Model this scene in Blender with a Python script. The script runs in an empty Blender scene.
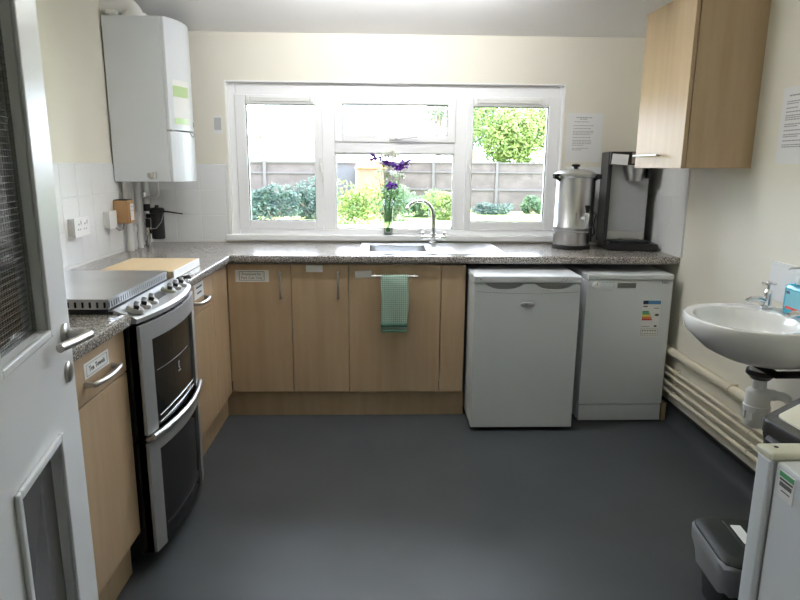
import bpy, bmesh, math, random
from mathutils import Vector, Matrix
random.seed(7)
S = bpy.context.scene
COL = S.collection
PI = math.pi
R = math.radians
FILL_STRENGTH = 32.0  # emission of the added fill tube that supplements the daylight

# ---------------------------------------------------------------- camera
H = 1.398
yaw, pit, rol = R(1.78), R(12.111), R(0.473)
Fw = Vector((math.sin(yaw)*math.cos(pit), math.cos(yaw)*math.cos(pit), -math.sin(pit)))
R0 = Vector((math.cos(yaw), -math.sin(yaw), 0))
U0 = R0.cross(Fw)
Rr = R0*math.cos(rol) + U0*math.sin(rol)
Ur = U0*math.cos(rol) - R0*math.sin(rol)
cd = bpy.data.cameras.new('camera'); cam = bpy.data.objects.new('camera', cd); COL.objects.link(cam)
m3 = Matrix((Rr, Ur, -Fw)).transposed()
cam.matrix_world = Matrix.Translation((0, 0, H)) @ m3.to_4x4()
cd.sensor_fit = 'HORIZONTAL'; cd.sensor_width = 36; cd.lens = 626.216/800*36
cd.clip_start = 0.02; cd.clip_end = 300
S.camera = cam

# ---------------------------------------------------------------- world, sun, exposure
w = bpy.data.worlds.new('sky'); S.world = w; w.use_nodes = True
bg = w.node_tree.nodes['Background']
bg.inputs[0].default_value = (0.84, 0.93, 1.08, 1); bg.inputs[1].default_value = 7.0
sd = bpy.data.lights.new('sun', 'SUN'); sd.energy = 7.0; sd.angle = R(1.0); sd.color = (1, .96, .88)
sun = bpy.data.objects.new('sun', sd); COL.objects.link(sun)
sun.rotation_euler = Vector((-0.72, 0.02, -0.70)).to_track_quat('-Z', 'Y').to_euler()
S.view_settings.view_transform = 'Standard'; S.view_settings.look = 'None'
S.view_settings.exposure = 1.38; S.view_settings.gamma = 1.0
S.view_settings.use_curve_mapping = False
S.cycles.max_bounces = 16; S.cycles.diffuse_bounces = 8; S.cycles.transparent_max_bounces = 16
S.cycles.glossy_bounces = 5; S.cycles.transmission_bounces = 8
S.cycles.sample_clamp_indirect = 6.0
S.cycles.use_denoising = True
S.cycles.caustics_reflective = False

# ---------------------------------------------------------------- materials
def srgb(*c):
    return tuple((x/255/12.92 if x/255 <= .04045 else ((x/255+.055)/1.055)**2.4) for x in c)
def base(name):
    m = bpy.data.materials.new(name); m.use_nodes = True
    return m, m.node_tree, m.node_tree.nodes['Principled BSDF']
def mat(name, c, rough=.5, metal=0, spec=.5, var=0, scale=6, bump=0, bscale=40, coat=0, c2=None):
    m, nt, b = base(name)
    b.inputs['Base Color'].default_value = (*c, 1); b.inputs['Roughness'].default_value = rough
    b.inputs['Metallic'].default_value = metal; b.inputs['Specular IOR Level'].default_value = spec
    b.inputs['Coat Weight'].default_value = coat
    tc = nt.nodes.new('ShaderNodeTexCoord')
    if var or c2:
        n = nt.nodes.new('ShaderNodeTexNoise'); n.inputs['Scale'].default_value = scale; n.inputs['Detail'].default_value = 5
        r = nt.nodes.new('ShaderNodeValToRGB')
        d = c2 or tuple(x*(1-var) for x in c)
        r.color_ramp.elements[0].color = (*d, 1); r.color_ramp.elements[0].position = .35
        r.color_ramp.elements[1].color = (*c, 1); r.color_ramp.elements[1].position = .65
        nt.links.new(tc.outputs['Object'], n.inputs['Vector']); nt.links.new(n.outputs['Fac'], r.inputs[0])
        nt.links.new(r.outputs[0], b.inputs['Base Color'])
    if bump:
        n = nt.nodes.new('ShaderNodeTexNoise'); n.inputs['Scale'].default_value = bscale; n.inputs['Detail'].default_value = 3
        bp = nt.nodes.new('ShaderNodeBump'); bp.inputs['Strength'].default_value = bump; bp.inputs['Distance'].default_value = .01
        nt.links.new(tc.outputs['Object'], n.inputs['Vector']); nt.links.new(n.outputs['Fac'], bp.inputs['Height'])
        nt.links.new(bp.outputs[0], b.inputs['Normal'])
    return m
def wood(name, c, d, rough=.45, vert=True):
    m, nt, b = base(name); b.inputs['Roughness'].default_value = rough
    tc = nt.nodes.new('ShaderNodeTexCoord'); mp = nt.nodes.new('ShaderNodeMapping')
    mp.inputs['Scale'].default_value = (9, 9, .9) if vert else (3, .9, 9)
    n = nt.nodes.new('ShaderNodeTexNoise'); n.inputs['Scale'].default_value = 2.4; n.inputs['Detail'].default_value = 6
    n2 = nt.nodes.new('ShaderNodeTexNoise'); n2.inputs['Scale'].default_value = 30; n2.inputs['Detail'].default_value = 2
    mx = nt.nodes.new('ShaderNodeMath'); mx.operation = 'MULTIPLY_ADD'; mx.inputs[1].default_value = .25
    r = nt.nodes.new('ShaderNodeValToRGB')
    r.color_ramp.elements[0].color = (*d, 1); r.color_ramp.elements[0].position = .38
    r.color_ramp.elements[1].color = (*c, 1); r.color_ramp.elements[1].position = .85
    L = nt.links.new
    L(tc.outputs['Object'], mp.inputs[0]); L(mp.outputs[0], n.inputs['Vector']); L(mp.outputs[0], n2.inputs['Vector'])
    L(n2.outputs['Fac'], mx.inputs[0]); L(n.outputs['Fac'], mx.inputs[2]); L(mx.outputs[0], r.inputs[0]); L(r.outputs[0], b.inputs['Base Color'])
    return m
def granite(name):
    m, nt, b = base(name); b.inputs['Roughness'].default_value = .2
    tc = nt.nodes.new('ShaderNodeTexCoord'); v = nt.nodes.new('ShaderNodeTexVoronoi'); v.inputs['Scale'].default_value = 280
    v2 = nt.nodes.new('ShaderNodeTexNoise'); v2.inputs['Scale'].default_value = 240; v2.inputs['Detail'].default_value = 3
    ad = nt.nodes.new('ShaderNodeMix'); ad.data_type = 'FLOAT'; ad.inputs[0].default_value = .5
    sp = nt.nodes.new('ShaderNodeSeparateColor')
    r = nt.nodes.new('ShaderNodeValToRGB'); e = r.color_ramp.elements
    e[0].color = (.085, .078, .075, 1); e[0].position = .3
    e[1].color = (.56, .53, .50, 1); e[1].position = .72
    k = r.color_ramp.elements.new(.5); k.color = (.24, .215, .20, 1)
    L = nt.links.new
    L(tc.outputs['Object'], v.inputs['Vector']); L(tc.outputs['Object'], v2.inputs['Vector'])
    L(v.outputs['Color'], sp.inputs[0]); L(sp.outputs[0], ad.inputs[2]); L(v2.outputs['Fac'], ad.inputs[3])
    L(ad.outputs[0], r.inputs[0]); L(r.outputs[0], b.inputs['Base Color'])
    return m
def glass(name, tint=(1, 1, 1), refl=1.0):
    m = bpy.data.materials.new(name); m.use_nodes = True; nt = m.node_tree; nt.nodes.clear()
    o = nt.nodes.new('ShaderNodeOutputMaterial'); t = nt.nodes.new('ShaderNodeBsdfTransparent'); g = nt.nodes.new('ShaderNodeBsdfGlossy')
    t.inputs[0].default_value = (*tint, 1); g.inputs['Roughness'].default_value = .02
    f = nt.nodes.new('ShaderNodeFresnel'); f.inputs[0].default_value = 1.45
    mu = nt.nodes.new('ShaderNodeMath'); mu.operation = 'MULTIPLY'; mu.inputs[1].default_value = refl
    mx = nt.nodes.new('ShaderNodeMixShader'); L = nt.links.new
    L(f.outputs[0], mu.inputs[0]); L(mu.outputs[0], mx.inputs[0]); L(t.outputs[0], mx.inputs[1]); L(g.outputs[0], mx.inputs[2]); L(mx.outputs[0], o.inputs[0])
    return m
def emit(name, c, s):
    m, nt, b = base(name); b.inputs['Base Color'].default_value = (*c, 1)
    b.inputs['Emission Color'].default_value = (*c, 1); b.inputs['Emission Strength'].default_value = s
    return m
def wired(name):
    # clear glass with a square wire grid embedded
    m = bpy.data.materials.new(name); m.use_nodes = True; nt = m.node_tree; nt.nodes.clear()
    o = nt.nodes.new('ShaderNodeOutputMaterial'); t = nt.nodes.new('ShaderNodeBsdfTransparent'); g = nt.nodes.new('ShaderNodeBsdfGlossy')
    t.inputs[0].default_value = (.72, .76, .74, 1); g.inputs['Roughness'].default_value = .03
    f = nt.nodes.new('ShaderNodeFresnel'); f.inputs[0].default_value = 1.5
    mx = nt.nodes.new('ShaderNodeMixShader'); d = nt.nodes.new('ShaderNodeBsdfPrincipled')
    d.inputs['Base Color'].default_value = (.16, .16, .15, 1); d.inputs['Roughness'].default_value = .5
    tc = nt.nodes.new('ShaderNodeTexCoord'); br = nt.nodes.new('ShaderNodeTexBrick'); mp = nt.nodes.new('ShaderNodeMapping')
    sep = nt.nodes.new('ShaderNodeSeparateXYZ'); cb = nt.nodes.new('ShaderNodeCombineXYZ')
    br.offset = 0; br.inputs['Scale'].default_value = 1; br.inputs['Brick Width'].default_value = .0127; br.inputs['Row Height'].default_value = .0127
    br.inputs['Mortar Size'].default_value = .0006; br.inputs['Color1'].default_value = (0, 0, 0, 1); br.inputs['Color2'].default_value = (0, 0, 0, 1); br.inputs['Mortar'].default_value = (1, 1, 1, 1)
    mx2 = nt.nodes.new('ShaderNodeMixShader'); L = nt.links.new
    L(tc.outputs['Object'], sep.inputs[0]); L(sep.outputs[0], cb.inputs[0]); L(sep.outputs[2], cb.inputs[1]); L(cb.outputs[0], br.inputs['Vector'])
    L(f.outputs[0], mx.inputs[0]); L(t.outputs[0], mx.inputs[1]); L(g.outputs[0], mx.inputs[2])
    L(br.outputs['Color'], mx2.inputs[0]); L(mx.outputs[0], mx2.inputs[1]); L(d.outputs[0], mx2.inputs[2]); L(mx2.outputs[0], o.inputs[0])
    return m
def towel_mat(name):
    m, nt, b = base(name); b.inputs['Roughness'].default_value = .95; b.inputs['Specular IOR Level'].default_value = .1
    tc = nt.nodes.new('ShaderNodeTexCoord'); br = nt.nodes.new('ShaderNodeTexBrick'); sep = nt.nodes.new('ShaderNodeSeparateXYZ'); cb = nt.nodes.new('ShaderNodeCombineXYZ')
    br.offset = 0; br.inputs['Scale'].default_value = 1; br.inputs['Brick Width'].default_value = .0105; br.inputs['Row Height'].default_value = .0105
    br.inputs['Mortar Size'].default_value = .0017; br.inputs['Color1'].default_value = (.19, .34, .27, 1); br.inputs['Color2'].default_value = (.23, .39, .31, 1); br.inputs['Mortar'].default_value = (.50, .62, .54, 1)
    L = nt.links.new
    L(tc.outputs['Object'], sep.inputs[0]); L(sep.outputs[0], cb.inputs[0]); L(sep.outputs[2], cb.inputs[1]); L(cb.outputs[0], br.inputs['Vector']); L(br.outputs['Color'], b.inputs['Base Color'])
    return m
def leafmat(name, c, d, tr_=.35):
    m, nt, b = base(name); b.inputs['Roughness'].default_value = .6
    tc = nt.nodes.new('ShaderNodeTexCoord'); n = nt.nodes.new('ShaderNodeTexNoise'); n.inputs['Scale'].default_value = 2.5; n.inputs['Detail'].default_value = 4
    r = nt.nodes.new('ShaderNodeValToRGB'); r.color_ramp.elements[0].color = (*d, 1); r.color_ramp.elements[0].position = .35
    r.color_ramp.elements[1].color = (*c, 1); r.color_ramp.elements[1].position = .65
    o = nt.nodes['Material Output']; tr = nt.nodes.new('ShaderNodeBsdfTranslucent'); mx = nt.nodes.new('ShaderNodeMixShader'); mx.inputs[0].default_value = tr_
    L = nt.links.new
    L(tc.outputs['Object'], n.inputs['Vector']); L(n.outputs['Fac'], r.inputs[0]); L(r.outputs[0], b.inputs['Base Color']); L(r.outputs[0], tr.inputs[0])
    L(b.outputs[0], mx.inputs[1]); L(tr.outputs[0], mx.inputs[2]); L(mx.outputs[0], o.inputs[0])
    return m

M = {}
M['wall'] = mat('wall_paint', (.80, .77, .68), .75, spec=.3, var=.04, scale=2, bump=.03, bscale=60)
M['ceil'] = mat('ceiling_paint', (.91, .905, .90), .8, spec=.2, var=.03, scale=2)
M['reveal'] = mat('reveal_paint', (.92, .92, .91), .6, spec=.3)
M['floor'] = mat('vinyl_floor', (.062, .070, .078), .42, spec=.45, c2=(.052, .059, .066), scale=3, bump=.06, bscale=300)
M['black'] = mat('black_plastic', (.012, .012, .013), .35)
M['blackm'] = mat('black_matt', (.02, .02, .021), .7, spec=.3)
M['tile'] = mat('white_tile', (.84, .85, .86), .16, spec=.5)
M['grout'] = mat('grout', (.78, .78, .77), .8)
M['upvc'] = mat('upvc', (.90, .905, .92), .3, spec=.5)
M['gasket'] = mat('gasket', (.06, .06, .065), .6)
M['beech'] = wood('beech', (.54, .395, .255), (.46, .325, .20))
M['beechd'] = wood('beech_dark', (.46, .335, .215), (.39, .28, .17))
M['board'] = wood('board_wood', (.70, .54, .33), (.60, .44, .25), .55, False)
M['granite'] = granite('speckled_laminate')
M['carc'] = mat('carcass', (.70, .68, .62), .6)
M['steel'] = mat('brushed_steel', (.62, .62, .61), .3, metal=1, bump=.02, bscale=90)
M['steels'] = mat('satin_steel', (.55, .55, .54), .42, metal=1)
M['sheet'] = mat('sheet_steel', (.68, .68, .69), .3, metal=1, var=.10, scale=5)
M['chrome'] = mat('chrome', (.80, .81, .82), .08, metal=1)
M['nickel'] = mat('satin_nickel', (.48, .46, .43), .32, metal=1)
M['copper'] = mat('copper', (.72, .40, .24), .3, metal=1)
M['silver'] = mat('silver_paint', (.40, .41, .43), .35, metal=.35)
M['white'] = mat('white_enamel', (.70, .73, .77), .35, spec=.5)
M['whitep'] = mat('white_plastic', (.80, .80, .79), .35)
M['cream'] = mat('cream_plastic', (.70, .68, .56), .45)
M['greyp'] = mat('grey_plastic', (.30, .31, .32), .5)
M['ceramic'] = mat('ceramic', (.86, .86, .85), .1, spec=.6, coat=.4)
M['ovglass'] = mat('oven_glass', (.012, .013, .014), .05, spec=.6)
M['door'] = mat('door_paint', (.74, .75, .76), .32, spec=.45, var=.03, scale=3)
M['glass'] = glass('window_glass', (.97, .98, .98))
M['vaseglass'] = glass('vase_glass', (.95, .98, .97), .7)
M['wired'] = wired('wired_glass')
M['darkpane'] = mat('dark_pane', (.10, .10, .10), .08, spec=.6)
M['paper'] = mat('paper', (.80, .80, .80), .7, spec=.2)
M['ink'] = mat('ink', (.10, .10, .11), .8)
M['inkl'] = mat('ink_grey', (.36, .36, .38), .8)
M['pipe'] = mat('cream_pipe', (.72, .66, .53), .4)
M['towel'] = towel_mat('tea_towel')
M['towel2'] = mat('towel_band', (.10, .22, .17), .95, spec=.1)
M['soap'] = mat('soap_blue', (.05, .40, .58), .15, spec=.5)
M['red'] = mat('red_print', (.55, .06, .04), .5)
M['blue'] = mat('blue_print', (.10, .30, .60), .5)
M['navy'] = mat('navy_print', (.02, .03, .09), .5)
M['green'] = mat('green_print', (.10, .42, .20), .5)
M['lgreen'] = mat('lime_print', (.46, .62, .32), .4)
M['yellow'] = mat('yellow_print', (.80, .66, .10), .5)
M['orange'] = mat('orange_print', (.75, .25, .08), .5)
M['liner'] = glass('bin_liner_film', (.62, .64, .68), 1.0)
_m, _nt, _b = base('bin_liner'); _b.inputs['Base Color'].default_value = (.78, .80, .86, 1); _b.inputs['Roughness'].default_value = .35; _b.inputs['Alpha'].default_value = .34
M['liner'] = _m
M['lid'] = mat('dark_green_plastic', (.014, .019, .016), .5, spec=.3)
M['box'] = wood('box_wood', (.50, .30, .14), (.42, .24, .10))
M['cardw'] = mat('card_white', (.82, .82, .84), .6)
M['display'] = mat('display_grey', (.16, .16, .17), .3)
# garden
M['lawn'] = mat('lawn', (.28, .34, .13), .9, spec=.1, c2=(.20, .27, .10), scale=1.2, bump=.3, bscale=30)
M['fence'] = mat('fence_board', (.105, .088, .082), .85, spec=.1, var=.25, scale=3)
M['fencer'] = mat('fence_rail', (.095, .088, .086), .85, spec=.1)
M['post'] = mat('blue_post', (.24, .31, .34), .6)
M['leafl'] = leafmat('leaf_lime', (.20, .26, .06), (.11, .18, .05))
M['leafm'] = leafmat('leaf_mid', (.085, .15, .06), (.055, .105, .055))
M['leafd'] = leafmat('leaf_dark', (.055, .10, .075), (.035, .065, .06))
M['leafp'] = leafmat('leaf_pale', (.22, .25, .17), (.17, .20, .14))
M['bark'] = mat('bark', (.20, .16, .12), .9)
M['roof'] = mat('roof_tile', (.24, .20, .20), .8, var=.2, scale=8)
M['render'] = mat('house_render', (.55, .53, .50), .8)
M['brick'] = mat('brick_red', (.26, .13, .085), .85, var=.25, scale=8)
M['shed'] = mat('shed_grey', (.09, .09, .10), .8)
M['purple'] = leafmat('petal_purple', (.20, .06, .42), (.12, .03, .30), .5)
M['lilac'] = leafmat('petal_lilac', (.42, .25, .62), (.34, .18, .55))
M['petalw'] = leafmat('petal_white', (.95, .95, .90), (.94, .95, .86), .65)
M['stem'] = leafmat('stem_green', (.22, .38, .12), (.16, .30, .08))
M['mortar'] = mat('concrete', (.40, .39, .37), .9)

# ---------------------------------------------------------------- mesh builder
ORG = {}
class MB:
    def __init__(s): s.v = []; s.f = []; s.s = []
    def add(s, vs, fs, smooth=False):
        o = len(s.v); s.v += [Vector(p) for p in vs]
        for f in fs: s.f.append(tuple(i+o for i in f)); s.s.append(smooth)
        return s
    def box(s, x0, x1, y0, y1, z0, z1):
        if x0 > x1: x0, x1 = x1, x0
        if y0 > y1: y0, y1 = y1, y0
        if z0 > z1: z0, z1 = z1, z0
        v = [(x, y, z) for z in (z0, z1) for y in (y0, y1) for x in (x0, x1)]
        return s.add(v, [(0, 2, 3, 1), (4, 5, 7, 6), (0, 1, 5, 4), (2, 6, 7, 3), (0, 4, 6, 2), (1, 3, 7, 5)])
    def bbox(s, x0, x1, y0, y1, z0, z1, b=.003, seg=2):
        bm = bmesh.new(); bmesh.ops.create_cube(bm, size=1)
        for v in bm.verts: v.co = Vector(((x0+x1)/2+v.co.x*abs(x1-x0), (y0+y1)/2+v.co.y*abs(y1-y0), (z0+z1)/2+v.co.z*abs(z1-z0)))
        bmesh.ops.bevel(bm, geom=bm.edges[:], offset=b, segments=seg, profile=.5, affect='EDGES')
        bm.verts.index_update(); r = s.add([v.co.copy() for v in bm.verts], [tuple(v.index for v in f.verts) for f in bm.faces], False); bm.free(); return r
    def tube(s, path, r, seg=12, cap=True):
        P = [Vector(p) for p in path]; n = len(P); rs = r if isinstance(r, (list, tuple)) else [r]*n
        vs = []; up = None
        for i in range(n):
            t = (P[min(i+1, n-1)]-P[max(i-1, 0)]).normalized()
            if up is None:
                up = Vector((0, 0, 1)) if abs(t.z) < .9 else Vector((1, 0, 0))
            a = (up - t*up.dot(t)).normalized(); up = a; b = t.cross(a)
            for k in range(seg):
                q = 2*PI*k/seg; vs.append(P[i]+a*math.cos(q)*rs[i]+b*math.sin(q)*rs[i])
        fs = [(i*seg+k, i*seg+(k+1) % seg, (i+1)*seg+(k+1) % seg, (i+1)*seg+k) for i in range(n-1) for k in range(seg)]
        s.add(vs, fs, True)
        if cap:
            o = len(s.v)-len(vs)
            s.f.append(tuple(o+k for k in range(seg))[::-1]); s.s.append(False)
            s.f.append(tuple(o+(n-1)*seg+k for k in range(seg))); s.s.append(False)
        return s
    def lathe(s, prof, c=(0, 0, 0), seg=28, sx=1, sy=1, axis='Z', a0=0, a1=2*PI):
        c = Vector(c); full = abs(a1-a0-2*PI) < 1e-6; vs = []; n = len(prof); m = seg if full else seg+1
        for r, z in prof:
            for k in range(m):
                q = a0+(a1-a0)*k/seg; x, y = r*math.cos(q)*sx, r*math.sin(q)*sy
                vs.append(c+(Vector((x, y, z)) if axis == 'Z' else Vector((z, x, y)) if axis == 'X' else Vector((x, z, y))))
        fs = []
        for i in range(n-1):
            for k in range(seg if full else seg):
                k2 = (k+1) % m
                fs.append((i*m+k, i*m+k2, (i+1)*m+k2, (i+1)*m+k))
        return s.add(vs, fs, True)
    def prism(s, poly, z0, z1, axis='Z', smooth=False):
        n = len(poly)
        def P(a, b, c): return (a, b, c) if axis == 'Z' else (c, a, b) if axis == 'X' else (a, c, b)
        v = [P(a, b, z0) for a, b in poly]+[P(a, b, z1) for a, b in poly]
        s.add(v, [tuple(range(n))[::-1], tuple(range(n, 2*n))]); o = len(s.v)-2*n
        for i in range(n): s.f.append((o+i, o+(i+1) % n, o+n+(i+1) % n, o+n+i)); s.s.append(smooth)
        return s
    def ball(s, c, rx, ry=None, rz=None, seg=12, ring=8):
        ry = ry or rx; rz = rz or rx
        prof = [(math.sin(PI*i/ring), -math.cos(PI*i/ring)) for i in range(ring+1)]
        vs = []
        for r, z in prof:
            for k in range(seg):
                q = 2*PI*k/seg; vs.append((c[0]+max(r, 1e-4)*math.cos(q)*rx, c[1]+max(r, 1e-4)*math.sin(q)*ry, c[2]+z*rz))
        return s.add(vs, [(i*seg+k, i*seg+(k+1) % seg, (i+1)*seg+(k+1) % seg, (i+1)*seg+k) for i in range(ring) for k in range(seg)], True)
    def xf(s, mtx): s.v = [mtx @ p for p in s.v]; return s
    def build(s, name, m, parent=None, local=False, bevel=0, solid=0):
        o0 = Vector((0, 0, 0)) if (parent is None or local) else ORG[parent.name]
        me = bpy.data.meshes.new(name); me.from_pydata([tuple(p-o0) for p in s.v], [], s.f)
        bm = bmesh.new(); bm.from_mesh(me); bmesh.ops.recalc_face_normals(bm, faces=bm.faces); bm.to_mesh(me); bm.free()
        for p, sm in zip(me.polygons, s.s): p.use_smooth = sm
        me.materials.append(M[m] if isinstance(m, str) else m); me.update()
        if any(s.s): me.set_sharp_from_angle(angle=R(38))
        o = bpy.data.objects.new(name, me); COL.objects.link(o)
        if parent: o.parent = parent
        ORG[o.name] = ORG[parent.name] if parent else Vector((0, 0, 0))
        if bevel:
            b = o.modifiers.new('b', 'BEVEL'); b.width = bevel; b.segments = 2; b.limit_method = 'ANGLE'; b.angle_limit = R(40)
        if solid:
            b = o.modifiers.new('s', 'SOLIDIFY'); b.thickness = solid
        return o
def tag(o, label=None, cat=None, group=None, kind=None):
    if label: o['label'] = label
    if cat: o['category'] = cat
    if group: o['group'] = group
    if kind: o['kind'] = kind
    return o
def thing(name, loc, label, cat, group=None, kind=None, rz=0):
    o = bpy.data.objects.new(name, None); COL.objects.link(o); o.location = loc; o.rotation_euler = (0, 0, rz); o.empty_display_size = .05
    ORG[o.name] = Vector(loc); return tag(o, label, cat, group, kind)
def recenter(o, base_):
    # move a single-mesh thing's origin to its base
    b = Vector(base_); o.data.transform(Matrix.Translation(-b)); o.location = b; ORG[o.name] = b; return o
def single(mb, name, m, label, cat, at=None, group=None, kind=None, **k):
    o = mb.build(name, m, **k)
    if at: recenter(o, at)
    return tag(o, label, cat, group, kind)
def text(name, s, size, mtx, m, parent, depth=.0004, align='CENTER'):
    c = bpy.data.curves.new(name, 'FONT'); c.body = s; c.size = size; c.align_x = align; c.align_y = 'CENTER'; c.extrude = depth; c.resolution_u = 2
    t = bpy.data.objects.new(name+'_c', c); COL.objects.link(t)
    dg = bpy.context.evaluated_depsgraph_get(); me = bpy.data.meshes.new_from_object(t.evaluated_get(dg))
    bpy.data.objects.remove(t); bpy.data.curves.remove(c)
    me.transform(Matrix.Translation(-ORG[parent.name]) @ mtx); me.materials.clear(); me.materials.append(M[m]); me.name = name
    o = bpy.data.objects.new(name, me); COL.objects.link(o); o.parent = parent; ORG[o.name] = ORG[parent.name]; return o
def facing(loc, n):
    # matrix for text standing on a vertical surface whose outward normal is n
    n = Vector(n).normalized(); z = Vector((0, 0, 1)); x = z.cross(n)
    return Matrix.Translation(loc) @ Matrix((x, z, n)).transposed().to_4x4()
def arc(c, r, a0, a1, n, plane='XZ'):
    out = []
    for i in range(n+1):
        a = a0+(a1-a0)*i/n; u, v = r*math.cos(a), r*math.sin(a)
        out.append((c[0]+u, c[1], c[2]+v) if plane == 'XZ' else (c[0]+u, c[1]+v, c[2]) if plane == 'XY' else (c[0], c[1]+u, c[2]+v))
    return out
def rrect(x0, x1, y0, y1, r, n=4):
    out = []
    for cx, cy, a in ((x1-r, y1-r, 0), (x0+r, y1-r, 90), (x0+r, y0+r, 180), (x1-r, y0+r, 270)):
        for i in range(n+1):
            q = R(a+90*i/n); out.append((cx+r*math.cos(q), cy+r*math.sin(q)))
    return out

# ---------------------------------------------------------------- room shell
XL, XR, YB, YW = -1.43, 1.63, 3.953, 0.45
HC = 2.158
WT, XF, YF = .922, -.806, 3.333      # worktop height, left run front edge, back run front edge
def st(mb, name, m, **k): return tag(mb.build(name, m, **k), kind='structure')
floor = st(MB().box(-1.6, 1.8, -2.2, 4.2, -.1, 0), 'floor', 'floor')
wl = st(MB().box(XL-.15, XL, -2.2, 4.23, -.1, 2.6), 'wall_left', 'wall')
wr = st(MB().box(XR, XR+.15, -2.2, 4.23, -.1, 2.6), 'wall_right', 'wall')
WX0, WX1, WZ0, WZ1 = -.937, 1.119, .95, 1.888
b = MB(); b.box(XL-.15, WX0, YB, YB+.28, -.1, 2.6).box(WX1, XR+.15, YB, YB+.28, -.1, 2.6).box(WX0, WX1, YB, YB+.28, WZ1, 2.6).box(WX0, WX1, YB, YB+.28, -.1, WZ0-.02)
wb = st(b, 'wall_back', 'wall')
b = MB(); b.box(XL, -.60, YW-.12, YW, 0, 2.6).box(.46, XR, YW-.12, YW, 0, 2.6).box(-.60, .46, YW-.12, YW, 2.08, 2.6)
wf = st(b, 'wall_front', 'wall')
st(MB().box(XL, XR, -2.2, -2.1, 0, 2.6), 'wall_hall', 'wall')
# sloping ceiling beside the window wall, flat beyond
b = MB(); sl = .17; yk = YB-(2.44-HC)/sl
b.prism([(YB+.02, HC-.02*sl), (yk, 2.44), (-2.2, 2.44), (-2.2, 2.6), (YB+.02, 2.6)], XL-.02, XR+.02, 'X')
st(b, 'ceiling', 'ceil')
# white reveal lining and sill
b = MB(); t = .006
b.box(WX0, WX0+t, YB-.001, YB+.08, WZ0, WZ1).box(WX1-t, WX1, YB-.001, YB+.08, WZ0, WZ1).box(WX0, WX1, YB-.001, YB+.08, WZ1-t, WZ1)
st(b, 'trim_1', 'reveal')
sill = st(MB().bbox(WX0-.03, WX1+.03, YB-.022, YB+.10, .932, .968, .006), 'trim_2', 'upvc')

# ---- wall tiles
TS, G = .1545, .0018
def tiles(wall, fn, u0, u1, z0, rows, rev=False):
    gm = MB(); n = 0
    proto = None
    k = 0
    u = u0
    while u < u1-.01:
        wdt = min(TS, u1-u)
        for r_ in range(rows):
            a, c = (u+G/2, u+wdt-G/2)
            bb = MB(); fn(bb, a, c, z0+r_*TS+G/2, z0+(r_+1)*TS-G/2, .007)
            bb.build('tile', 'tile', wall)
        u += TS
    fn(gm, u0, u1, z0, z0+rows*TS, .0060)
    gm.build('grout', 'grout', wall)
ZT = WT+.012
tiles(wl, lambda b, a, c, z0, z1, d: b.bbox(XL-.001, XL+d, a, c, z0, z1, .0015, 1), YB-.009-TS*16, YB-.009, ZT, 3)
tiles(wb, lambda b, a, c, z0, z1, d: b.bbox(a, c, YB-d, YB+.001, z0, z1, .0015, 1), XL+.008, WX0-.002, ZT, 3)
tiles(wb, lambda b, a, c, z0, z1, d: b.bbox(a, c, YB-d, YB+.001, z0, z1, .0015, 1), WX1+.032, XR-.008, ZT, 3)
tiles(wr, lambda b, a, c, z0, z1, d: b.bbox(XR-d, XR+.001, a, c, z0, z1, .0015, 1), 3.325, YB-.009, ZT, 3)
tiles(wr, lambda b, a, c, z0, z1, d: b.bbox(XR-d, XR+.001, a, c, z0, z1, .0015, 1), 2.535-TS*3, 2.535, .865, 1)
# sealant bead / edge trims
b = MB(); b.box(XR-.010, XR, 3.317, 3.325, WT, ZT+3*TS); b.build('tile_trim', 'whitep', wr)
b = MB(); b.box(XL, XL+.012, 1.6, YB, WT, WT+.012).box(XL, WX0-.032, YB-.012, YB, WT, WT+.012).box(XR-.012, XR, 3.325, YB, WT, WT+.012).box(WX1+.03, XR, YB-.012, YB, WT, WT+.012)
tag(b.build('trim_3', 'whitep'), kind='structure')
b = MB(); b.box(XR-.010, XR, 2.535-TS*3-.003, 2.541, .865+TS, .865+TS+.006); b.build('tile_trim', 'whitep', wr)
# coved vinyl skirting with black capping
b = MB(); pr = [(XR-.045, .0), (XR-.03, .002), (XR-.016, .010), (XR-.008, .022), (XR-.005, .04), (XR-.005, .092), (XR, .092), (XR, 0)]
b.prism(pr, YW, 3.9, 'Y', True); bs = st(b, 'baseboard_right', 'floor')
MB().bbox(XR-.013, XR, YW, 3.9, .090, .112, .003).build('capping_strip', 'black', bs)

# ---------------------------------------------------------------- window
FY0, FY1 = YB+.046, YB+.116
win = thing('window_1', ((WX0+WX1)/2, FY0, WZ0), None, None, kind='structure')
b = MB(); x0, x1, z0, z1 = WX0+.006, WX1-.006, .958, WZ1-.006
b.box(x0, -.888, FY0, FY1, z0, z1).box(1.098, x1, FY0, FY1, z0, z1).box(-.888, 1.098, FY0, FY1, 1.812, z1).box(-.888, 1.098, FY0, FY1, z0, 1.000)
b.box(-.362, -.286, FY0, FY1, 1.0, 1.812).box(.456, .528, FY0, FY1, 1.0, 1.812).box(-.286, .456, FY0, FY1, 1.472, 1.540)
b.build('frame', 'upvc', win, bevel=.005)
b = MB(); y = FY0+.025
b.box(-.286, -.278, y-.006, y+.01, 1.0, 1.472).box(.448, .456, y-.006, y+.01, 1.0, 1.472).box(-.286, .456, y-.006, y+.01, 1.0, 1.008).box(-.286, .456, y-.006, y+.01, 1.464, 1.472)
b.build('glazing_bead', 'upvc', win)
MB().box(-.286, .456, y, y+.006, 1.0, 1.472).build('pane', 'glass', win)
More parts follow.
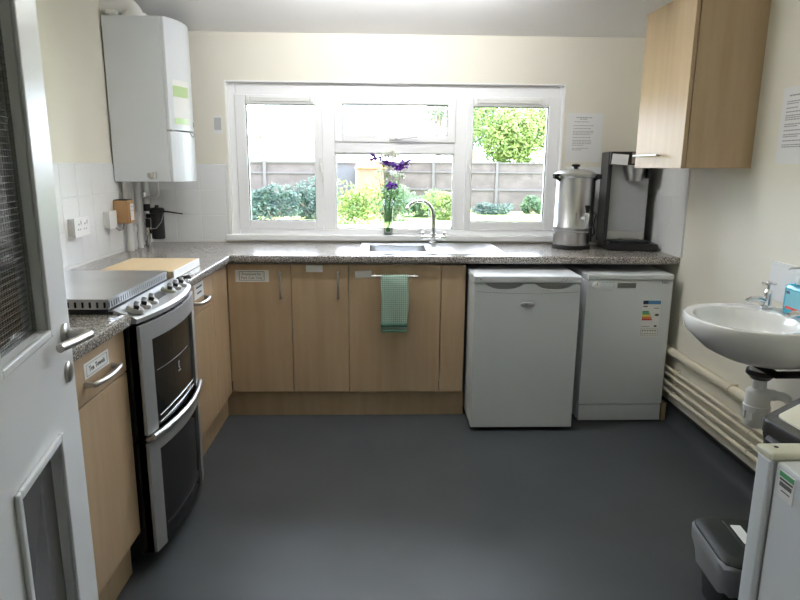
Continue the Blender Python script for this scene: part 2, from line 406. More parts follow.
def sash(x0, x1, z0, z1, gx0, gx1, gz0, gz1):
    b = MB(); a, c = FY0-.012, FY1-.012
    b.box(x0, gx0, a, c, z0, z1).box(gx1, x1, a, c, z0, z1).box(gx0, gx1, a, c, gz1, z1).box(gx0, gx1, a, c, z0, gz0)
    s = b.build('sash', 'upvc', win, bevel=.006)
    q = MB(); e = .004; yy = FY0+.012
    q.box(gx0, gx0+e, yy-.004, yy+.008, gz0, gz1).box(gx1-e, gx1, yy-.004, yy+.008, gz0, gz1).box(gx0, gx1, yy-.004, yy+.008, gz0, gz0+e).box(gx0, gx1, yy-.004, yy+.008, gz1-e, gz1)
    q.build('gasket', 'gasket', s)
    MB().box(gx0, gx1, FY0+.012, FY0+.018, gz0, gz1).build('pane', 'glass', s)
    return s
s1 = sash(-.892, -.362, .998, 1.814, -.826, -.410, 1.052, 1.757)
s2 = sash(-.290, .460, 1.538, 1.814, -.238, .408, 1.584, 1.762)
s3 = sash(.526, 1.102, .998, 1.814, .566, 1.034, 1.052, 1.757)
yv = FY0-.012
for s, a, c in ((s1, -.80, -.44), (s3, .60, .97)):
    b = MB(); b.bbox(a, c, yv-.012, yv, 1.772, 1.798, .004).bbox(a-.018, a, yv-.014, yv, 1.768, 1.802, .004).bbox(c, c+.018, yv-.014, yv, 1.768, 1.802, .004)
    b.build('trickle_vent', 'whitep', s)
for s, x, d in ((s1, -.372, .015), (s3, .545, .012)):
    b = MB(); b.bbox(x-.011, x+.011, yv-.014, yv, 1.36, 1.44, .004).tube([(x, yv-.012, 1.40), (x, yv-.035, 1.40), (x+d*.3, yv-.042, 1.385), (x+d, yv-.042, 1.29)], [.008, .008, .008, .006])
    b.build('window_handle', 'whitep', s)
b = MB(); b.bbox(.05, .13, yv-.012, yv, 1.552, 1.574, .004).tube([(.09, yv-.012, 1.563), (.10, yv-.035, 1.560), (.22, yv-.04, 1.572)], .006)
b.build('window_handle', 'whitep', s2)

# ---------------------------------------------------------------- worktops
BX0, BX1, BY0, BY1 = -.075, .265, 3.485, 3.785        # sink bowl opening
wt0, wt1 = WT-.040, WT
b = MB()
b.box(XL, BX0, YF+.02, YB-.001, wt0, wt1).box(BX1, XR-.002, YF+.02, YB-.001, wt0, wt1).box(BX0, BX1, YF+.02, BY0, wt0, wt1).box(BX0, BX1, BY1, YB-.001, wt0, wt1)
b.box(XL, XF-.02, 2.588, YF+.02, wt0, wt1)
# rolled front edges
def nose_y(b, y0, y1, x, s=1):
    pts = [(x-.02, wt1), (x-.008, wt1), (x-.002, wt1-.004), (x, wt1-.011), (x, wt0+.011), (x-.002, wt0+.004), (x-.008, wt0), (x-.02, wt0)]
    b.prism(pts, y0, y1, 'Y', True)
def nose_x(b, x0, x1, y):
    pts = [(y+.02, wt1), (y+.008, wt1), (y+.002, wt1-.004), (y, wt1-.011), (y, wt0+.011), (y+.002, wt0+.004), (y+.008, wt0), (y+.02, wt0)]
    b.prism(pts, x0, x1, 'X', True)
nose_y(b, 2.588, YF+.02, XF); nose_x(b, XF-.02, XR-.002, YF)
single(b, 'worktop', 'granite', 'long speckled grey laminate worktop running round the corner under the window', 'worktop', (0, 3.6, wt0))
b = MB(); b.box(XL, XF-.02, 1.585, 1.985, wt0, wt1); nose_y(b, 1.585, 1.985, XF)
single(b, 'worktop', 'granite', 'short piece of speckled grey worktop between the open door and the cooker', 'worktop', (-1.1, 1.8, wt0))

# ---------------------------------------------------------------- base cabinets
def bow(b, p0, p1, n, out=.028, r=.005):
    # bowed bar handle between p0 and p1 standing off along n
    p0, p1, n = Vector(p0), Vector(p1), Vector(n); pts = [p0]
    for i in range(9):
        t = i/8; pts.append(p0.lerp(p1, t)+n*(out*(.72+.28*math.sin(PI*t))))
    pts.append(p1); b.tube(pts, [r*1.25]+[r]*9+[r*1.25], 10)
def strips(parent, rows, fn, m='inkl', name='print'):
    b = MB()
    for row in rows: fn(b, *row)
    return b.build(name, m, parent)
DY = YF+.022                                          # door face plane of the back run
DT = .874; DB = .148
def back_unit(x0, x1, label, handle):
    t = thing('base_cabinet', ((x0+x1)/2, DY+.25, 0), label, 'cabinet', 'beech base cabinets')
    b = MB(); b.box(x0+.001, x1-.001, DY+.02, YB-.07, .15, .70).box(x0+.001, x0+.019, DY+.02, YB-.07, .70, DT).box(x1-.019, x1-.001, DY+.02, YB-.07, .70, DT).box(x0+.019, x1-.019, DY+.02, DY+.05, .70, DT)
    b.build('body', 'carc', t)
    d = MB().bbox(x0+.002, x1-.002, DY, DY+.018, DB, DT-.002, .002).build('door', 'beech', t)
    if handle == 'bow':
        hx = x1-.057; b = MB(); bow(b, (hx, DY, .832), (hx, DY, .690), (0, -1, 0), .026, .0062); b.build('handle', 'steels', d)
    return t, d
ua, da = back_unit(-.831, -.487, 'beech base cabinet in the inner corner with a framed two-line label on its door', 'bow')
ub, db = back_unit(-.487, -.176, 'narrow beech base cabinet with a blank white sticker at the top of its door', 'bow')
uc, dc = back_unit(-.176, .328, 'wide beech sink cabinet with a horizontal rail holding the green tea towel', None)
b = MB(); b.tube([(-.055, DY-.034, .815), (.200, DY-.034, .815)], .0055).tube([(-.035, DY, .815), (-.035, DY-.034, .815)], .005).tube([(.18, DY, .815), (.18, DY-.034, .815)], .005)
b.build('handle', 'steels', dc)
single(MB().bbox(.330, .462, DY, DY+.018, DB, DT-.002, .002), 'filler_panel', 'beech', 'slim plain beech filler panel between the sink cabinet and the fridge', 'panel', (.396, DY, DB))
# end panel carrying the worktop beside the fridge
# labels on doors
l = MB().box(-.786, -.606, DY-.0012, DY, .776, .842).build('label', 'paper', da)
b = MB(); x0, x1, z0, z1 = -.765, -.630, .785, .834; e = .0022; yy = DY-.0018
b.box(x0, x1, yy, DY-.0012, z1-e, z1).box(x0, x1, yy, DY-.0012, z0, z0+e).box(x0, x0+e, yy, DY-.0012, z0, z1).box(x1-e, x1, yy, DY-.0012, z0, z1)
b.build('label_border', 'ink', da)
text('lettering', 'Provisions for', .0185, facing((-.698, DY-.0016, .819), (0, -1, 0)), 'ink', da)
text('lettering', 'Park Café Only', .0185, facing((-.698, DY-.0016, .798), (0, -1, 0)), 'ink', da)
MB().box(-.405, -.315, DY-.0012, DY, .832, .869).build('label', 'paper', db)
o = MB().box(-.045, .045, -.0012, 0, -.019, .019).xf(Matrix.Translation((-.096, DY, .820)) @ Matrix.Rotation(R(-2.5), 4, 'Y')).build('label', 'paper', dc)
# plinths
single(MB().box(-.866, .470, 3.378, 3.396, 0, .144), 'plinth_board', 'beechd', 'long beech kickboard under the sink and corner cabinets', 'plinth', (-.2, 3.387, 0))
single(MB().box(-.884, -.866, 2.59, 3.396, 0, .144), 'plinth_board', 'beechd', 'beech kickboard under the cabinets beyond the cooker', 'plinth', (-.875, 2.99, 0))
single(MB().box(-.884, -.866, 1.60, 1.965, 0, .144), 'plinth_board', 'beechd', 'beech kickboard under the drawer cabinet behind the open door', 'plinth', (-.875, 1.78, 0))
# left run
DX = -.832
def left_unit(y0, y1, label, hy0, hy1, lab):
    t = thing('drawer_cabinet', (-1.1, (y0+y1)/2, 0), label, 'cabinet', 'beech drawer cabinets')
    MB().box(-1.36, DX-.02, y0+.001, y1-.001, .15, DT+.006).build('body', 'carc', t)
    dr = MB().bbox(DX-.018, DX, y0+.002, y1-.002, .735, DT+.002, .002).build('drawer', 'beech', t)
    dd = MB().bbox(DX-.018, DX, y0+.002, y1-.002, DB, .730, .002).build('door', 'beech', t)
    b = MB(); bow(b, (DX, hy0, .786), (DX, hy1, .786), (1, 0, 0), .036, .0082); b.build('handle', 'nickel', dr)
    ly0, ly1, z0, z1 = lab
    MB().box(DX, DX+.0012, ly0, ly1, z0, z1).build('label', 'paper', dr)
    return t, dr, dd
n1, nd1, _ = left_unit(1.600, 1.984, 'beech drawer cabinet between the open door and the cooker, framed label on its drawer', 1.700, 1.880, (1.70, 1.858, .800, .846))
b = MB(); y0, y1, z0, z1 = 1.711, 1.847, .806, .840; e = .0015; xx = DX+.0018
b.box(DX+.0012, xx, y0, y1, z1-e, z1).box(DX+.0012, xx, y0, y1, z0, z0+e).box(DX+.0012, xx, y0, y0+e, z0, z1).box(DX+.0012, xx, y1-e, y1, z0, z1)
b.build('label_border', 'inkl', nd1)
text('lettering', 'Tea Towels', .022, facing((DX+.0016, 1.779, .823), (1, 0, 0)), 'ink', nd1)
n2, nd2, _ = left_unit(2.60, 3.068, 'beech drawer cabinet beyond the cooker with a white note above its drawer handle', 2.755, 2.915, (2.76, 2.905, .800, .868))
strips(nd2, [(2.79, 2.88, .846), (2.80, 2.87, .820)], lambda b, a, c, z: b.box(DX+.0012, DX+.0016, a, c, z, z+.008), 'ink', 'note_print')
single(MB().bbox(DX-.018, DX, 3.072, DY-.002, DB, DT+.002, .002), 'filler_panel', 'beech', 'plain beech corner panel between the far drawer cabinet and the corner cabinet', 'panel', (DX-.009, 3.2, DB))

# ---------------------------------------------------------------- tea towel
b = MB(); nx, path = 14, []
yr = DY-.034
prof = [(yr+.012, .60), (yr+.013, .70), (yr+.012, .79), (yr+.009, .815), (yr+.003, .8235), (yr-.005, .8215), (yr-.010, .812), (yr-.013, .78), (yr-.014, .70), (yr-.012, .62), (yr-.011, .55), (yr-.010, .508)]
vs = []; rows = len(prof)
for j, (y, z) in enumerate(prof):
    for i in range(nx+1):
        t = i/nx; wv = .004*math.sin(t*9+z*7)*max(0, (.80-z))/.3
        wdt = .148 if z > .6 else .140
        vs.append((.001+t*wdt+(.002*math.sin(z*30) if z < .8 else 0), y+wv, z-.003*math.sin(t*PI)*(z < .52)))
b.add(vs, [(j*(nx+1)+i, j*(nx+1)+i+1, (j+1)*(nx+1)+i+1, (j+1)*(nx+1)+i) for j in range(rows-1) for i in range(nx)], True)
tw = thing('tea_towel', (.075, yr, .5), 'green checked tea towel hanging over the rail of the sink cabinet', 'towel')
b.build('cloth', 'towel', tw, solid=.003)
b = MB(); b.add([(.0+.143*i/nx, yr-.0155+.004*math.sin(i/nx*9+z*7)*(.80-z)/.3, z) for z in (.560, .538) for i in range(nx+1)], [(i, i+1, nx+2+i, nx+1+i) for i in range(nx)], True)
b.build('stripe', 'towel2', tw, solid=.001)
b = MB(); b.add([(.001+.143*i/nx, yr-.0148+.004*math.sin(i/nx*9+z*7)*(.80-z)/.3, z) for z in (.520, .508) for i in range(nx+1)], [(i, i+1, nx+2+i, nx+1+i) for i in range(nx)], True)
b.build('stripe', 'towel2', tw, solid=.001)

# ---------------------------------------------------------------- sink and mixer tap
sk = thing('inset_sink', (.28, 3.64, WT), 'stainless steel inset sink with one bowl and a drainer to its right', 'sink')
b = MB(); sx0, sx1, sy0, sy1 = -.122, .690, 3.405, 3.915; zt = WT+.004
b.box(sx0, BX0+.006, sy0, sy1, WT, zt).box(BX1-.006, BX1+.05, sy0, sy1, WT, zt).box(BX0, BX1, sy0, BY0+.006, WT, zt).box(BX0, BX1, BY1-.006, sy1, WT, zt)
b.box(BX1+.05, sx1, sy0, 3.46, WT, zt).box(BX1+.05, sx1, 3.83, sy1, WT, zt).box(sx1-.05, sx1, 3.46, 3.83, WT, zt)
b.box(BX1+.05, sx1-.05, 3.46, 3.83, WT, WT+.001)
b.build('rim', 'sheet', sk, bevel=.002)
b = MB()
for i in range(9): b.bbox(BX1+.07, sx1-.065, 3.475+i*.040, 3.487+i*.040, WT+.0005, WT+.0035, .0014, 1)
b.build('drainer_rib', 'sheet', sk)
rim = MB(); b = MB(); ring0 = rrect(BX0+.006, BX1-.006, BY0+.006, BY1-.006, .05, 5); ring1 = rrect(BX0+.02, BX1-.02, BY0+.02, BY1-.02, .05, 5); n = len(ring0)
vs = [(x, y, WT+.004) for x, y in ring0]+[(x, y, WT-.015) for x, y in ring0]+[(x, y, WT-.15) for x, y in ring1]+[((BX0+BX1)/2, (BY0+BY1)/2, WT-.158)]
fs = [(k*n+i, k*n+(i+1) % n, (k+1)*n+(i+1) % n, (k+1)*n+i) for k in range(2) for i in range(n)]+[(2*n+i, 2*n+(i+1) % n, 3*n) for i in range(n)]
b.add(vs, fs, True); b.build('bowl', 'sheet', sk)
MB().lathe([(.0, .003), (.03, .004), (.04, .002), (.042, 0)], ((BX0+BX1)/2, (BY0+BY1)/2, WT-.157), 20).build('waste', 'chrome', sk)
tp = thing('mixer_tap', (.322, 3.85, WT), 'chrome swan-neck mixer tap with two handles behind the sink', 'tap')
b = MB(); X0, Y0 = .322, 3.85
b.lathe([(.0, 0), (.026, 0), (.026, .008), (.018, .016), (.017, .065), (.0, .07)], (X0, Y0, WT+.004), 20)
b.tube([(X0-.055, Y0, .966), (X0+.057, Y0, .966)], .0135)
b.build('body', 'chrome', tp)
b = MB(); pts = [(X0, Y0, .98), (X0+.001, Y0, 1.04), (X0-.003, Y0, 1.085)]+arc((X0-.088, Y0-.01, 1.105), .084, R(8), R(150), 12)+[(X0-.166, Y0-.015, 1.140)]
b.tube(pts, [.0125]*3+[.0105]*13+[.0115], 12); b.build('spout', 'chrome', tp)
for sx in (-1, 1):
    b = MB(); c = (X0+sx*.065, Y0, .966)
    b.lathe([(0, -.012), (.016, -.012), (.018, .0), (.016, .012), (0, .012)], c, 14, axis='X').tube([(c[0], c[1], c[2]+.012), (c[0]+sx*.004, c[1]-.004, c[2]+.034)], .007)
    b.build('handle', 'chrome', tp)

# ---------------------------------------------------------------- vase of flowers on the sill
vx, vy, vz = .045, 3.985, .968
v = thing('vase', (vx, vy, vz), 'slim clear glass vase holding the flowers on the window sill', 'vase')
MB().lathe([(0, .006), (.027, .006), (.029, .05), (.031, .17), (.036, .22), (.037, .222), (.034, .222), (.030, .17), (.0272, .05), (.026, .010), (0, .010)], (vx, vy, vz), 24).build('body', 'vaseglass', v)
MB().lathe([(0, .0), (.028, 0), (.029, .006), (0, .006)], (vx, vy, vz), 24).build('base', 'vaseglass', v)
heads = [(-.035, 1.442, 'purple'), (.020, 1.415, 'purple'), (.050, 1.400, 'purple'), (.125, 1.395, 'purple'), (.155, 1.415, 'lilac'), (.065, 1.270, 'purple'), (.105, 1.385, 'purple'),
         (.010, 1.452, 'white'), (.062, 1.462, 'white'), (.090, 1.455, 'white'), (.000, 1.370, 'white'), (.080, 1.345, 'white'), (.045, 1.450, 'white'), (.115, 1.335, 'white')]
for i, (hx, hz, c) in enumerate(heads):
    hy = vy+random.uniform(-.035, .02)-(.02 if c != 'white' else 0)
    fl = thing('cut_flower', (vx, vy, vz+.02), {'purple': 'purple frilly cut flower in the vase on the window sill', 'lilac': 'pale lilac cut flower on the outer side of the bunch', 'white': 'white frilly cut flower in the vase on the window sill'}[c], 'flower', {'purple': 'purple flowers in the vase', 'white': 'white flowers in the vase'}.get(c))
    bx = vx+random.uniform(-.012, .012); by = vy+random.uniform(-.012, .012)
    MB().tube([(bx, by, vz+.02), (bx*.7+hx*.3, by*.8+hy*.2, 1.17), (hx*.8+bx*.2, hy, hz-.08), (hx, hy, hz)], .0016, 6).build('stem', 'stem', fl)
    b = MB()
    for k in range(9):
        a = 2*PI*k/9+random.random(); rr = (.035 if c != 'white' else .030)*random.uniform(.8, 1.1); tl = random.uniform(-.4, .7)
        d = Vector((math.cos(a), math.sin(a)*.8, tl)).normalized(); u = d.cross(Vector((0, 0, 1))).normalized()*rr*.62; c0 = Vector((hx, hy, hz))
        up = d.cross(u).normalized()*rr*.25
        b.add([c0, c0+d*rr*.6+u, c0+d*rr*1.15+u*.5+up, c0+d*rr*1.15-u*.5-up, c0+d*rr*.6-u], [(0, 1, 2, 3, 4)], True)
    b.ball((hx, hy, hz), .008, .008, .010, 8, 5)
    b.build('petal', {'purple': 'purple', 'lilac': 'lilac', 'white': 'petalw'}[c], fl)
    b = MB()
    for k in range(3):
        z = random.uniform(1.17, hz-.06); t = (z-1.17)/(hz-1.17); px = bx*.6*(1-t)+hx*(.4*(1-t)+t); a = random.uniform(0, 2*PI)
        d = Vector((math.cos(a), math.sin(a), .6)); u = Vector((-math.sin(a), math.cos(a), 0))*.007; p = Vector((px, hy, z))
        MB().add([p, p+d*.022+u, p+d*.05, p+d*.022-u], [(0, 1, 2, 3)]).build('leaf', 'stem', fl)

# ---------------------------------------------------------------- under-counter fridge
fx0, fx1, fy = .481, 1.030, 3.142
fr = thing('fridge', ((fx0+fx1)/2, 3.45, 0), 'white under-counter fridge with two finger scoops and a silver oval badge', 'fridge')
MB().bbox(fx0, fx1, fy+.06, fy+.58, .025, .812, .006).build('body', 'white', fr)
MB().bbox(fx0-.004, fx1+.004, fy-.004, fy+.60, .815, .850, .006).build('top', 'white', fr)
# door with two scooped hollows along its upper edge
top = [(fx0, .02)]; N = 60; ht = .808
def dip(x):
    d = 0
    for c, wd in ((fx0+.155, .10), (fx0+.415, .10)):
        u = abs(x-c)/wd
        if u < 1: d = max(d, .030*(1-u*u*u))
    return d
poly = [(fx0, .022), (fx1, .022)]+[(fx1-(fx1-fx0)*i/N, ht-dip(fx1-(fx1-fx0)*i/N)) for i in range(N+1)]
d = MB().prism(poly, fy, fy+.05, 'Y').build('door', 'white', fr, bevel=.004)
MB().box(fx0+.02, fx1-.02, fy+.022, fy+.058, .76, .814).build('handle_recess', 'greyp', fr)
b = MB(); N = 24
pts = [(fx0+.012+(fx1-fx0-.024)*i/N, .768-.010*math.sin(PI*i/N)) for i in range(N+1)]
b.tube([(x, fy-.0002, z) for x, z in pts], .0012, 6); b.build('groove', 'greyp', d)
cx, cz = (fx0+fx1)/2+.003, .700
bd = MB().lathe([(0, -.006), (.6, -.006), (.9, -.004), (1.0, 0)], (0, 0, 0), 28, axis='Y').xf(Matrix.Translation((cx, fy, cz)) @ Matrix.Diagonal((.037, 1, .0145, 1))).build('badge', 'silver', d)
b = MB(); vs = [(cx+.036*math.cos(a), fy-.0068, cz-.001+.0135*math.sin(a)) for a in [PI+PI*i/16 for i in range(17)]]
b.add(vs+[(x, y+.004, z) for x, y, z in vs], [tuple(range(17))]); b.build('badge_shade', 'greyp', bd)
MB().ball((cx-.008, fy-.0072, cz+.003), .004, .001, .003).build('badge_mark', 'ink', bd)
b = MB(); b.tube([(fx1-.105+.012*i, fy-.0045, .831+(.006 if i % 2 else -.004)) for i in range(4)], .0012, 5); b.build('print', 'greyp', fr)
MB().ball((fx0+.03, fy-.004, .832), .004, .002, .004).build('lamp', 'greyp', fr)
for x in (fx0+.03, fx1-.03): MB().lathe([(0, 0), (.016, 0), (.014, .028), (0, .028)], (x, fy+.075, 0), 12).build('foot', 'greyp', fr)
for x in (fx0+.03, fx1-.03): MB().lathe([(0, 0), (.016, 0), (.014, .028), (0, .028)], (x, fy+.54, 0), 12).build('foot', 'greyp', fr)

# ---------------------------------------------------------------- slimline dishwasher
x0, x1, dy = 1.100, 1.572, 3.262; ZD = .840
dw = thing('dishwasher', ((x0+x1)/2, 3.55, 0), 'white slimline dishwasher with a round dial and an energy label on its door', 'dishwasher')
MB().box(x0+.002, x1-.002, dy+.03, dy+.56, .012, ZD-.032).build('body', 'white', dw)
MB().bbox(x0, x1, dy-.002, dy+.57, ZD-.030, ZD, .006).build('top', 'white', dw)
d = MB().bbox(x0+.002, x1-.002, dy+.002, dy+.028, .105, ZD-.034, .004).build('door', 'white', dw)
MB().bbox(x0+.004, x1-.004, dy+.004, dy+.03, .008, .100, .003).build('kick_panel', 'white', dw)
for (xx, yy) in ((x0+.04, dy+.06), (x1-.04, dy+.06), (x0+.04, dy+.5), (x1-.04, dy+.5)): MB().lathe([(0, 0), (.015, 0), (.015, .014), (0, .014)], (xx, yy, 0), 10).build('foot', 'greyp', dw)
k = MB().lathe([(0, -.018), (.017, -.018), (.019, -.012), (.021, 0)], (x0+.052, dy+.002, .780), 24, axis='Y').build('dial', 'whitep', d)
MB().box(x0+.0505, x0+.0535, dy-.0175, dy-.016, .782, .796).build('pointer', 'greyp', k)
MB().box(x0+.168, x0+.268, dy+.0005, dy+.003, .766, .793).build('grip', 'display', d)
b = MB()
for i in range(4):
    b.box(x0+.085+.018*i, x0+.095+.018*i, dy+.0012, dy+.002, .795, .798).box(x0+.09+.016*i, x0+.097+.016*i, dy+.0012, dy+.002, .752, .754)
for z in (.765, .775, .785, .795): b.box(x0+.145, x0+.152, dy+.0012, dy+.002, z, z+.002)
b.build('print', 'inkl', d)
text('lettering', 'beko', .019, facing((x1-.045, dy+.001, .796), (0, -1, 0)), 'navy', d)
lx0, lx1, lz0, lz1 = 1.412, 1.512, .492, .701
el = MB().box(lx0, lx1, dy+.0008, dy+.0022, lz0, lz1).build('energy_label', 'paper', d)
yy0, yy1 = dy+.0002, dy+.0008
MB().box(lx0+.032, lx1, yy0, yy1, lz1-.024, lz1-.004).build('label_band', 'blue', el)
MB().box(lx0+.004, lx0+.032, yy0, yy1, lz1-.024, lz1-.004).build('label_flag', 'navy', el)
for i, (c, wd) in enumerate((('green', .036), ('green', .041), ('yellow', .046), ('orange', .051), ('red', .056))):
    z = lz1-.062-i*.0105
    MB().prism([(lx0+.004, z), (lx0+wd, z), (lx0+wd+.005, z-.0048), (lx0+wd, z-.0098), (lx0+.004, z-.0098)], yy0, yy1, 'Y').build('label_bar', c, el)
MB().prism([(lx1-.03, lz1-.084), (lx1-.022, lz1-.078), (lx1-.006, lz1-.078), (lx1-.006, lz1-.090), (lx1-.022, lz1-.090)], yy0, yy1, 'Y').build('label_arrow', 'ink', el)
b = MB(); b.box(lx0+.006, lx0+.030, yy0, yy1, lz1-.040, lz1-.034).box(lx1-.034, lx1-.008, yy0, yy1, lz1-.048, lz1-.045)
b.box(lx0+.004, lx0+.05, yy0, yy1, lz0+.060, lz0+.062).box(lx1-.026, lx1-.012, yy0, yy1, lz0+.058, lz0+.068)
e = .0009; bx0, bx1, bz0, bz1 = lx0+.003, lx1-.003, lz0+.008, lz0+.048
b.box(bx0, bx1, yy0, yy1, bz1-e, bz1).box(bx0, bx1, yy0, yy1, bz0, bz0+e).box(bx0, bx0+e, yy0, yy1, bz0, bz1).box(bx1-e, bx1, yy0, yy1, bz0, bz1)
for i in range(6):
    b.box(lx0+.010+i*.014, lx0+.017+i*.014, yy0, yy1, lz0+.034, lz0+.040).box(lx0+.010+i*.014, lx0+.018+i*.014, yy0, yy1, lz0+.018, lz0+.021)
b.build('label_print', 'ink', el)
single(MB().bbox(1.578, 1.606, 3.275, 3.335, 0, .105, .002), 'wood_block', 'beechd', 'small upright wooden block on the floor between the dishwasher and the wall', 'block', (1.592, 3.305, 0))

# ---------------------------------------------------------------- cooker
ky0, ky1, kyc = 1.990, 2.584, 2.287
ck = thing('cooker', (-1.1, kyc, 0), 'silver and black double oven cooker with curved doors standing between the worktops', 'cooker')
MB().box(-1.40, -.842, ky0+.002, ky1-.002, .045, .905).build('body', 'blackm', ck)
for (xx, yy) in ((-.90, ky0+.05), (-.90, ky1-.05), (-1.35, ky0+.05), (-1.35, ky1-.05)): MB().lathe([(0, 0), (.02, 0), (.016, .05), (0, .05)], (xx, yy, 0), 12).build('foot', 'black', ck)
def kx(y): return -.790+.040*(1-((y-kyc)/.3)**2)
def panel(y0, y1, z0, z1, off0, off1, n=18, b=None):
    b = b or MB(); vs = []
    for i in range(n+1):
        y = y0+(y1-y0)*i/n; x = kx(y)
        vs += [(x+off0, y, z0), (x+off1, y, z0), (x+off1, y, z1), (x+off0, y, z1)]
    fs = [(0, 1, 2, 3), (4*n+3, 4*n+2, 4*n+1, 4*n)]
    for i in range(n):
        for k in range(4): fs.append((4*i+k, 4*(i+1)+k, 4*(i+1)+(k+1) % 4, 4*i+(k+1) % 4))
    b.add(vs, fs, False); return b
MB().box(-1.40, -.862, ky0, ky1, .905, .930).build('hob', 'black', ck)
# sloping control fascia
b = MB(); n = 18; vs = []
for i in range(n+1):
    y = ky0+(ky1-ky0)*i/n; x = kx(y)
    vs += [(-.864, y, .935), (x-.012, y, .912), (x, y, .904), (x-.002, y, .890), (-.864, y, .890)]
fs = [(0, 1, 2, 3, 4), tuple(5*n+k for k in (4, 3, 2, 1, 0))]
for i in range(n):
    for k in range(5): fs.append((5*i+k, 5*(i+1)+k, 5*(i+1)+(k+1) % 5, 5*i+(k+1) % 5))
b.add(vs, fs); b.build('control_panel', 'silver', ck)
panel(ky0+.01, ky1-.01, .884, .890, -.06, -.012).build('panel_gap', 'black', ck)
for i, y in enumerate((2.040, 2.108, 2.176, 2.372, 2.440, 2.508)):
    x = -.812; nrm = Vector((.33, 0, .94)).normalized(); z = .922
    mtx = Matrix.Translation((x, y, z)) @ nrm.to_track_quat('Z', 'Y').to_matrix().to_4x4()
    kb = MB().lathe([(0, .014), (.024, .014), (.028, .008), (.029, 0)], (0, 0, 0), 20).xf(mtx).build('knob', 'steels', ck)
    MB().bbox(-.025, .025, -.009, .009, .012, .027, .004).xf(mtx @ Matrix.Rotation(R(20), 4, 'Z')).build('knob_grip', 'black', kb)
mtx = Matrix.Translation((-.812, 2.275, .923)) @ Vector((.33, 0, .94)).normalized().to_track_quat('Z', 'X').to_matrix().to_4x4()
MB().bbox(-.05, .05, -.021, .021, -.004, .003, .002).xf(Matrix.Translation((-.815, 2.275, .9225)) @ Matrix.Rotation(R(19), 4, 'Y') @ Matrix.Rotation(R(90), 4, 'Z')).build('clock_display', 'black', ck)
def oven_door(z0, z1, gz0, gz1, name):
    d = panel(ky0+.004, ky1-.004, z0, z1, -.050, -.006).build(name, 'ovglass', ck)
    b = panel(ky0+.004, ky0+.066, z0, z1, -.03, .004); panel(ky1-.105, ky1-.004, z0, z1, -.03, .004, b=b); panel(ky0+.066, ky1-.105, gz1, z1, -.03, .004, b=b)
    b.build('door_frame', 'silver', d)
    return d
d1 = oven_door(.500, .880, .52, .820, 'upper_oven_door'); d2 = oven_door(.060, .470, .12, .425, 'lower_oven_door')
# curved pull bars
b = MB(); pts = []
for i in range(21):
    y = ky0+.015+(ky1-ky0-.03)*i/20; pts.append((kx(y)+.014, y, .490))
b.tube(pts, .011, 10); b.tube([(kx(ky0+.02)-.01, ky0+.02, .478), (kx(ky0+.02)+.014, ky0+.02, .490)], .010).tube([(kx(ky1-.02)-.01, ky1-.02, .478), (kx(ky1-.02)+.014, ky1-.02, .490)], .010)
b.build('handle', 'steel', d2)
for z in (.512, .535):
    b = MB(); b.tube([(kx(y)-.004, y, z+.012*(1-((y-kyc)/.2)**2)) for y in [ky0+.1+(ky1-ky0-.17)*i/16 for i in range(17)]], .0016, 6); b.build('trim_line', 'steels', d1)
b = MB(); b.tube([(kx(y)-.0055, y, .700) for y in [ky0+.1+.30*i/10 for i in range(11)]], .0008, 5); b.build('shelf_edge', 'greyp', d1)
b = MB(); y = 2.27; b.box(kx(y)-.006, kx(y)-.0045, y-.014, y+.010, .640, .643).box(kx(y)-.006, kx(y)-.0045, y-.009, y-.006, .652, .676).box(kx(y)-.006, kx(y)-.0045, y-.006, y+.004, .673, .676).box(kx(y)-.006, kx(y)-.0045, y-.006, y+.002, .663, .666).box(kx(y)-.006, kx(y)-.0045, y-.006, y+.004, .652, .655)
b.build('badge', 'silver', d1)
panel(ky0+.09, ky1-.062, .118, .126, -.008, .000).build('trim_line', 'black', d2)

# steel hob cover
hx0, hx1, hy0, hy1, hz0, hz1 = -1.385, -.874, 1.985, 2.550, .9305, .972
hc = thing('hob_cover', (-1.13, 2.27, hz0), 'stainless steel slotted hob cover lying on top of the cooker', 'cover')
b = MB(); b.box(hx0, hx1, hy0, hy1, hz1-.002, hz1)
def slotted(b, along, fixed, u0, u1, th, n, sw):
    # strip of sheet with n real vertical slots
    zs0, zs1 = hz0+.012, hz1-.010; pitch = (u1-u0)/n
    def bx(a, c, z0, z1):
        if along == 'Y': b.box(fixed-th, fixed, a, c, z0, z1)
        else: b.box(a, c, fixed, fixed+th, z0, z1)
    bx(u0, u1, hz0+.008, zs0); bx(u0, u1, zs1, hz1-.002)
    for i in range(n):
        c = u0+pitch*(i+.5); bx(u0+pitch*i, c-sw/2, zs0, zs1); bx(c+sw/2, u0+pitch*(i+1), zs0, zs1)
slotted(b, 'Y', hx1, hy0, hy1, .002, 30, .008); slotted(b, 'X', hy0, hx0, hx1, .002, 22, .008); slotted(b, 'X', hy1-.002, hx0, hx1, .002, 22, .008); slotted(b, 'Y', hx0+.002, hy0, hy1, .002, 30, .008)
b.build('cover', 'sheet', hc)
MB().box(hx0+.004, hx1-.004, hy0+.004, hy1-.004, hz0, hz0+.009).build('base', 'black', hc)
MB().box(hx0+.02, hx1-.02, hy0+.02, hy1-.02, hz0+.009, hz1-.004).build('hotplate', 'blackm', hc)

